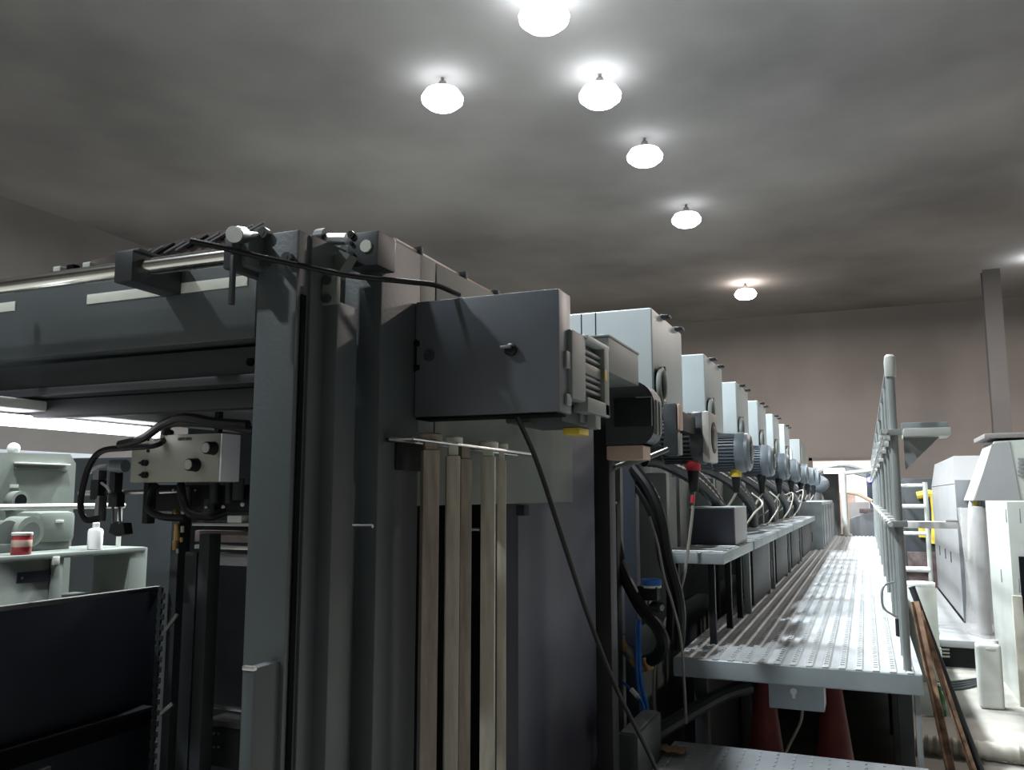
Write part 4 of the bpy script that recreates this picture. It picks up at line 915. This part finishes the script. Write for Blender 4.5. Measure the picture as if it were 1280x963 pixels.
# arms reaching out from the corner post
za = P(1160, 540, Y=3.33).z
ar = thing('shelf_bracket', (0.22, 3.33, za-0.12), 'pale shelf bracket with sloped gusset fixed to the railing corner post', 'bracket')
xe = xs(1187, 540, 3.33)
B().box(XRL+0.030, xe, 3.27, 3.45, za-0.018, za+0.010, 0.003).build('shelf', 'rail_light', ar)
B().prism([(XRL+0.030, 3.33, za-0.019), (XRL+0.145, 3.33, za-0.019), (XRL+0.030, 3.33, za-0.135)], (0, 0.012, 0)).build('gusset', 'rail_paint', ar)
B().box(XRL+0.030, xe+0.004, 3.43, 3.445, za+0.010, za+0.042, 0.002).build('back_lip', 'tower_grey', ar)
zb2_ = P(1165, 656, Y=3.40).z
ab = thing('cross_board', (0.22, 3.40, zb2_-0.012), 'white flat board sticking out sideways from the railing corner', 'board')
B().box(XRL+0.02, xs(1198, 656, 3.40), 3.40, 3.47, zb2_-0.014, zb2_+0.010, 0.003).build('board', 'white_plastic', ab)
B().box(xs(1182, 650, 3.40), xs(1198, 650, 3.40), 3.40, 3.47, zb2_+0.010, zb2_+0.016, 0.002).build('end_piece', 'rail_light', ab)

# ------------------------------------------------------------------ far end of the walkway
t = thing('end_gate', (-0.35, 14.15, 0.9), 'grey tube gate post with arm at the far end of the walkway', 'gate')
xg_ = xs(1056, 630, 14.1)
B().cyl((xg_, 13.9, 0.901), (xg_, 13.9, zs(1056, 590, 13.9)), 0.045, n=14).build('post', 'rail_light', t)
B().cyl((xg_, 13.9, 0.901), (xg_, 13.9, 0.93), 0.09, n=14).build('foot', 'rail_light', t)
B().tube([P(1056, 615, Y=13.9), P(1072, 618, Y=13.9), P(1090, 627, Y=13.9)], 0.03, n=8).build('arm', 'copper_tan', t)
B().cyl(P(1056, 592, Y=13.9), P(1092, 588, Y=13.9), 0.03, n=10).build('crossbar', 'rail_light', t)
t = thing('feeder_canopy', (-0.4, 15.6, 0), 'curved pale canopy over the feeder end of the press', 'canopy')
Yc = 15.6
b = B(); outer = [P(1016, 600, Y=Yc), P(1024, 589, Y=Yc), P(1036, 582.5, Y=Yc), P(1052, 580, Y=Yc), P(1068, 582.5, Y=Yc), P(1084, 588, Y=Yc), P(1096, 594, Y=Yc)]
b.tube(outer, 0.045, n=8); b.build('arch', 'rail_light', t)
b = B(); b.prism(outer + [P(1096, 600, Y=Yc), P(1060, 590, Y=Yc), P(1030, 592, Y=Yc)], (0, 0.8, 0)); b.build('hood', 'tower_grey', t)
for pxx in (1020, 1093):
    c = P(pxx, 600, Y=Yc+0.1); B().cyl((c.x, Yc+0.1, 0), (c.x, Yc+0.1, c.z+0.03), 0.04).build('stand', 'cab_dim', t)
t = thing('canopy_light', P(1042, 592, Y=Yc-0.1), 'white strip light under the curved canopy', 'lamp')
c0, c1 = P(1030, 590, Y=Yc-0.12), P(1056, 588.5, Y=Yc-0.12)
B().cyl((c0.x, Yc-0.12, c0.z), (c1.x, Yc-0.12, c0.z), 0.03, n=10).build('tube', 'fixture_glow', t)
B().box(c0.x, c1.x, Yc-0.15, Yc-0.05, c0.z+0.03, c0.z+0.06, 0.005).build('batten', 'white_plastic', t)
t = thing('feed_table', (-0.1, 14.8, 0), 'dark grey sloping feed table beyond the walkway end', 'table')
q = [P(1062, 668, Y=14.3), P(1098, 671, Y=14.3), P(1098, 639, Y=14.3), P(1080, 643, Y=14.3), P(1062, 649, Y=14.3)]
q[0].z = q[1].z = 0
B().prism(q, (0, 0.9, 0)).build('table_body', 'cab_dim', t)
c = P(1083, 641, Y=14.5); B().box(c.x-0.10, c.x+0.10, 14.4, 14.7, c.z-0.01, c.z+0.06, 0.01).build('tray', 'brown_steel', t)
t = thing('blue_indicator', P(1086, 602, Y=15.2), 'glowing blue indicator lamp by the far canopy', 'lamp')
c = P(1087, 600, Y=15.2); B().ball(c, 0.045, 12).build('lens', 'led_blue', t)
B().box(c.x-0.05, c.x+0.07, 15.24, 15.4, c.z-0.3, c.z+0.1, 0.01).build('bracket', 'panel_navy', t)
B().box(c.x-0.02, c.x+0.04, 15.28, 15.36, 0, c.z-0.3, 0.01).build('stand', 'panel_navy', t)
t = thing('grey_upright_cabinet', (-0.75, 16.3, 0), 'tall dark grey cabinet at the left of the far doorway', 'cabinet')
B().box(-1.2, -0.44, 16.4, 16.9, 0, 2.0, 0.01).build('case', 'cab_dim', t)
B().box(-1.15, -0.48, 16.385, 16.4, 0.1, 1.9, 0.005).build('door', 'cab_dim', t)
for i_, (px_, pt_, pb_, y_, m_, txt_) in enumerate(((1057, 616, 633, 20.5, 'copper_tan', 'pinkish carton stacked before the bright far doorway'), (1074, 628, 650, 20.0, 'cab_grey', 'pale wrapped pallet load before the bright far doorway'))):
    t = thing('carton', (xs(px_, 630, y_), y_, 0), txt_, 'carton'); x_ = xs(px_, 630, y_); z_ = zs(px_, pt_, y_)
    B().box(x_-0.2, x_+0.2, y_, y_+0.4, 0.12, z_, 0.01).build('box', m_, t)
    B().box(x_-0.25, x_+0.25, y_-0.03, y_+0.45, 0.0, 0.12, 0.01).build('pallet', 'bar_brown', t)
t = thing('round_blower', P(1032, 616, Y=14.9), 'rounded pale grey blower housing at the feeder end', 'blower')
c = P(1031, 608, Y=13.4)
B().ball((-0.70, 13.9, 1.68), 0.17, 18, (1.2, 0.9, 0.85)).build('shell', 'motor_grey', t)
B().cyl((-0.70, 13.9, 1.43), (-0.70, 13.9, 1.55), 0.08).build('neck', 'dull_steel', t)

# ------------------------------------------------------------------ machines on the right
# white cabinet
wc = thing('white_cabinet', (1.25, 7.3, 0), 'glossy white machine cabinet with small vertical slots', 'cabinet')
XW = 0.965
yw0, yw1 = 7.25, 8.5
zw = P(1256, 627, X=XW).z
B().box(XW, 1.9, yw0+0.03, yw1, 0.0, zw, 0.006).build('case', 'cab_white', wc)
B().box(XW+0.05, 1.9, yw0+0.0, yw0+0.03, 0.05, zw-0.4, 0.003).build('open_front', 'shade_black', wc)
for q in ((1252, 720), (1274, 732), (1275, 645), (1258, 645)):
    c = P(q[0], q[1], X=XW); B().box(XW-0.004, XW+0.002, c.y-0.016, c.y+0.016, c.z-0.05, c.z+0.05, 0.002).build('slot', 'cab_dim', wc)
B().box(XW-0.015, XW+0.05, yw0-0.02, yw0+0.03, 0.0, P(1268, 745, X=XW).z, 0.005).build('corner_post', 'corrugated', wc)
B().box(XW+0.06, XW+0.4, yw0-0.05, yw0, 0.35, 0.75, 0.01).build('inner_unit', 'motor_dark', wc)
# tapered hood behind
th = thing('tapered_hood', (1.4, 8.6, 0), 'pale tapered machine hood rising behind the white cabinet', 'machine cover')
YH = 8.95
b = B(); q = [P(1216, 626, Y=YH), P(1310, 626, Y=YH), P(1310, 548, Y=YH), P(1243, 552, Y=YH)]
b.prism([(v.x, v.y, v.z) for v in q], (0, 0.8, 0)); b.build('hood', 'cab_white', th)
b = B(); q2 = [P(1240, 555, Y=YH-0.01), P(1262, 552, Y=YH-0.01), P(1276, 626, Y=YH-0.01), P(1218, 626, Y=YH-0.01)]
b.prism(q2, (0, 0.01, 0)); b.build('front_facet', 'cab_grey', th)
B().box(1.37, 2.2, YH+0.05, YH+0.8, 0, q[0].z, 0.005).build('plinth', 'cab_grey', th)
for k in range(5):
    c = P(1277, 574+5*k, Y=YH-0.012); B().box(c.x-0.03, c.x+0.15, YH-0.022, YH-0.01, c.z-0.01, c.z+0.008, 0.002).build('vent_slat', 'cab_dim', th)
c = P(1250, 548, Y=YH); B().box(c.x-0.12, q[1].x, YH+0.05, YH+0.9, c.z+0.005, c.z+0.05, 0.01).build('top_cap', 'hall_steel', th)
# long grey cabinet with three slots
gc = thing('grey_slot_cabinet', (1.1, 11.4, 0), 'long pale grey machine cabinet with three small slots', 'cabinet')
XC_ = 0.86
yc0 = 9.8; zc_ = P(1190, 586, X=XC_).z
B().box(XC_, 2.0, yc0, 13.3, 0.25, 1.62, 0.01).build('case', 'cab_grey', gc)
q = [(XC_+0.0, 10.2, 1.625), (XC_+0.0, 13.3, 1.625), (XC_+0.05, 13.2, 1.93), (XC_+0.05, 10.4, 1.93)]
B().prism(q, (1.0, 0, 0)).build('upper_cover', 'cab_grey', gc)
B().box(XC_-0.012, XC_+0.14, yc0-0.03, yc0-0.001, 0.25, 1.66, 0.005).build('end_strip', 'cab_dim', gc)
for px in (1175, 1182, 1189):
    c = P(px, 688+ (px-1175)*0.6, X=XC_); B().box(XC_-0.006, XC_+0.002, c.y-0.04, c.y+0.04, c.z-0.06, c.z+0.06, 0.003).build('slot', 'motor_dark', gc)
B().box(XC_+0.01, 1.9, yc0+0.1, 13.2, 0.0, 0.25).build('base', 'black', gc)
# conduits between
for i in range(3):
    hose('conduit', [P(1213+5*i, 700, Y=9.3), P(1213+5*i, 650, Y=9.3), P(1215+5*i, 625, Y=9.3), P(1222+4*i, 613+i*2, Y=9.3), P(1240, 609+i*4, Y=9.3)], 0.022, ['cream conduit arching into the tapered hood', 'yellowed conduit between the two arching ones', 'grey conduit nearest the white cabinet'][i], 'conduit', ['label_white', 'yellow', 'rail_paint'][i], 'arching conduits')
# wrapped bundle in clear film
b = B(); N1, N2 = 14, 16; g = []
for i in range(N1+1):
    row = []
    for j in range(N2+1):
        a = math.pi*2*i/N1; u = j/N2
        rr = 0.13+0.018*math.sin(3*a+5*u)+0.012*math.sin(9*a-7*u) + 0.05*max(0, 0.35-u)
        row.append(b.bm.verts.new((0.93+rr*math.cos(a)*0.9, 9.05+rr*1.9*math.sin(a), 0.25+1.14*u)))
    g.append(row)
for i in range(N1):
    for j in range(N2): b.bm.faces.new([g[i][j], g[i+1][j], g[i+1][j+1], g[i][j+1]])
wr = thing('wrapped_bundle', (0.93, 9.05, 0.25), 'tall bundle wrapped in crumpled clear plastic film', 'bundle')
b.build('film_wrap', 'film', wr, sharp=180)
B().box(0.90, 1.0, 8.95, 9.15, 0.25, 1.40, 0.02).build('inner_board', 'cab_grey', wr)
# pale platform
t = thing('side_platform', (1.0, 9.9, 0), 'low white platform in front of the grey slot cabinet', 'platform')
B().box(0.48, 1.35, 8.55, 9.75, 0.18, 0.245, 0.015).build('top', 'cab_grey', t)
B().box(0.48, 0.845, 9.75, 13.2, 0.18, 0.245, 0.010).build('top_extension', 'cab_grey', t)
B().box(0.55, 1.35, 8.65, 9.70, 0.0, 0.18).build('base', 'black', t)
B().box(0.55, 0.84, 9.70, 13.1, 0.0, 0.18).build('base', 'black', t)
b = B(); c = P(1182, 812, Y=8.64)
for k in range(3): b.box(c.x-0.03, c.x+0.03, 8.635, 8.65, 0.08+0.03*k, 0.095+0.03*k)
b.build('vent', 'cap_white', t)
# white drum
c = P(1151, 788, Z=0.0)
c = Vector((0.40, 8.0, 0)); 
xd = xs(1151, 760, 8.0)
t = thing('plastic_drum', (xd, 8.0, 0), 'white plastic drum with ribs standing behind the railing', 'drum')
ztop = zs(1151, 729, 8.0)
B().lathe((xd, 8.0, 0), [(0.115, 0), (0.125, 0.02), (0.125, ztop*0.45), (0.130, ztop*0.48), (0.124, ztop*0.52), (0.124, ztop*0.92), (0.115, ztop-0.01), (0.10, ztop)], n=26).build('barrel', 'jug_white', t)
B().lathe((xd, 8.0, ztop), [(0.118, -0.02), (0.12, -0.015), (0.12, 0.004), (0.11, 0.008)], n=26).build('lid', 'white_plastic', t)
# ladder frame
t = thing('tube_ladder', (0.5, 9.6, 0), 'white tube ladder frame with four rungs behind the railing', 'ladder')
YL = 9.45
xl0, xl1 = xs(1120, 650, YL), xs(1159, 650, YL)
for xx in (xl0, xl1): B().cyl((xx, YL, 0.247 if xx > 0.46 else 0.0), (xx, YL, zs(1155, 603, YL)), 0.022, n=12).build('upright', 'rail_light', t)
for yy, rr in ((607, 0.016), (633, 0.02), (667, 0.018), (712, 0.028)):
    B().cyl((xl0, YL, zs(1145, yy, YL)), (xl1, YL, zs(1145, yy, YL)), rr, n=12).build('rung', 'white_plastic', t)
B().box(xl0, xl1, YL+0.02, YL+0.05, zs(1145, 722, YL), zs(1145, 712, YL), 0.004).build('kick_board', 'brown_steel', t)
# dark machine with yellow guard behind the ladder
t = thing('dark_machine', (0.4, 13.0, 0), 'dark machine block with yellow guard hoop behind the ladder', 'machine')
YY = 13.6
xd0, xd1 = xs(1132, 660, YY), xs(1170, 660, YY)
B().box(xd0, xd1, YY, YY+0.8, 0, 1.75, 0.02).build('block', 'motor_dark', t)
B().box(xd0, xd1+0.02, YY-0.05, YY, 0.2, zs(1150, 690, YY), 0.01).build('lower_box', 'brown_steel', t)
b = B(); b.tube([P(1146, 620, Y=YY-0.06), P(1164, 618, Y=YY-0.06), P(1169, 632, Y=YY-0.06), P(1170, 655, Y=YY-0.06), P(1168, 680, Y=YY-0.06)], 0.055, n=8); b.build('guard_hoop', 'yellow', t)
B().box(xs(1148, 660, YY-0.05), xs(1158, 660, YY-0.05), YY-0.07, YY, zs(1150, 672, YY), zs(1150, 658, YY), 0.01).build('guard_foot', 'yellow', t)
# jerrycan
YJ = 7.05
xj0, xj1 = xs(1222, 840, YJ), xs(1254, 840, YJ); zj = zs(1238, 806, YJ)
t = thing('jerrycan', ((xj0+xj1)/2, YJ+0.06, 0), 'white plastic jerrycan standing on the floor by the white cabinet', 'jerrycan')
M = Matrix.Identity(4)
B().box(xj0, xj1, YJ, YJ+0.13, 0.0, zj, 0.03, seg=4).build('can', 'jug_white', t)
c = P(1238, 810, Y=YJ+0.03)
B().box(c.x-0.035, c.x+0.03, YJ-0.004, YJ+0.02, zj-0.045, zj-0.025, 0.006).build('handle_recess', 'corrugated', t)
B().cyl(((xj0+xj1)/2+0.05, YJ+0.07, zj-0.004), ((xj0+xj1)/2+0.05, YJ+0.07, zj+0.022), 0.022, n=16).build('cap', 'jug_white', t)
# leaning bars
def lean(px0, py0, y0, px1, py1, wd, m, txt, nm, kind):
    a = P(px0, py0, Y=y0)
    best = None
    # foot on the floor along the pictured line
    dxy = ((px1-px0)/(py1-py0))
    for yy in range(1000, 1500, 2):
        px = px0+dxy*(yy-py0); f = P(px, yy, Z=0.0)
        if best is None or abs(f.y-(y0-0.15)) < abs(best.y-(y0-0.15)): best = f
    t = thing(nm, best, txt, 'bar' if kind == 'L' else 'pipe', 'bars leaning on the railing')
    d = (a-best); q = d.to_track_quat('Z', 'Y').to_matrix().to_4x4(); M = Matrix.Translation(best+Vector((0, 0, 0.01))) @ q @ Matrix.Rotation(0.4, 4, 'Z')
    if kind == 'L':
        B().box(-wd/2, wd/2, -0.003, 0.003, 0, d.length, 0.001, M=M).build('flange', m, t)
        B().box(-wd/2, -wd/2+0.006, 0, wd*0.9, 0, d.length, 0.001, M=M).build('flange', m, t)
    else:
        B().cyl(best+d.normalized()*0.01, a, wd/2, n=16).build('tube', m, t)
        B().cyl(a, a+d.normalized()*0.004, wd/2+0.002, n=16).build('end_ring', 'dull_steel', t)
lean(1140, 756, 3.62, 1184, 963, 0.026, 'rust', 'rusty angle iron leaning at the railing corner, inner one', 'angle_iron', 'L')
lean(1146, 768, 3.66, 1212, 963, 0.022, 'rust', 'rusty angle iron beside the black pipe by the railing', 'angle_iron', 'L')
lean(1140, 735, 3.72, 1226, 963, 0.024, 'motor_dark', 'slim black pipe leaning against the railing corner', 'black_pipe', 'O')
# floor hose, cables, odds and ends
hose('corrugated_hose', [(0.10, 5.75, 0.056), (0.6, 5.72, 0.056), (1.0, 5.70, 0.056), (1.6, 5.62, 0.056)], 0.055, 'pale corrugated hose lying across the floor', 'hose', 'corrugated', ribs=0.02)
hose('floor_cable', [(0.45, 5.45, 0.012), (0.75, 5.35, 0.012), (0.95, 5.12, 0.012), (1.3, 5.0, 0.012)], 0.010, 'thin dark cable curving over the floor before the corrugated hose', 'cable', 'motor_dark')
for i in range(4):
    hose('flat_cable', [(0.40, 7.55+0.07*i, 0.012), (0.60, 7.65+0.07*i, 0.012+0.004*i), (0.80, 7.95+0.06*i, 0.012), (0.92, 8.05+0.06*i, 0.012)], 0.011, 'dark cable in the bundle lying before the low white platform', 'cable', 'motor_dark', 'cable bundle on the floor')
t = thing('green_bottle', (0.33, 5.2, 0), 'small green glass bottle on the floor behind the leaning bars', 'bottle')
c = P(1176, 895, Z=0.0); t.location = (c.x, c.y, 0)
B().lathe((c.x, c.y, 0), [(0.035, 0), (0.037, 0.005), (0.037, 0.12), (0.015, 0.16), (0.013, 0.20)], n=18).build('glass', 'green_glass', t)
B().cyl((c.x, c.y, 0.20), (c.x, c.y, 0.215), 0.015, n=14).build('cap', 'white_plastic', t)
t = thing('white_tin', (0, 0, 0), 'small white tin by the platform front, behind the black pipe', 'tin')
c = Vector((xs(1172, 830, 8.3), 8.3, 0)); t.location = c
B().lathe(c, [(0.035, 0), (0.038, 0.004), (0.038, 0.19), (0.034, 0.195)], n=18).build('can', 'white_plastic', t)
B().lathe(c, [(0.036, 0.195), (0.037, 0.197), (0.037, 0.21), (0.034, 0.212)], n=18).build('lid', 'label_white', t)
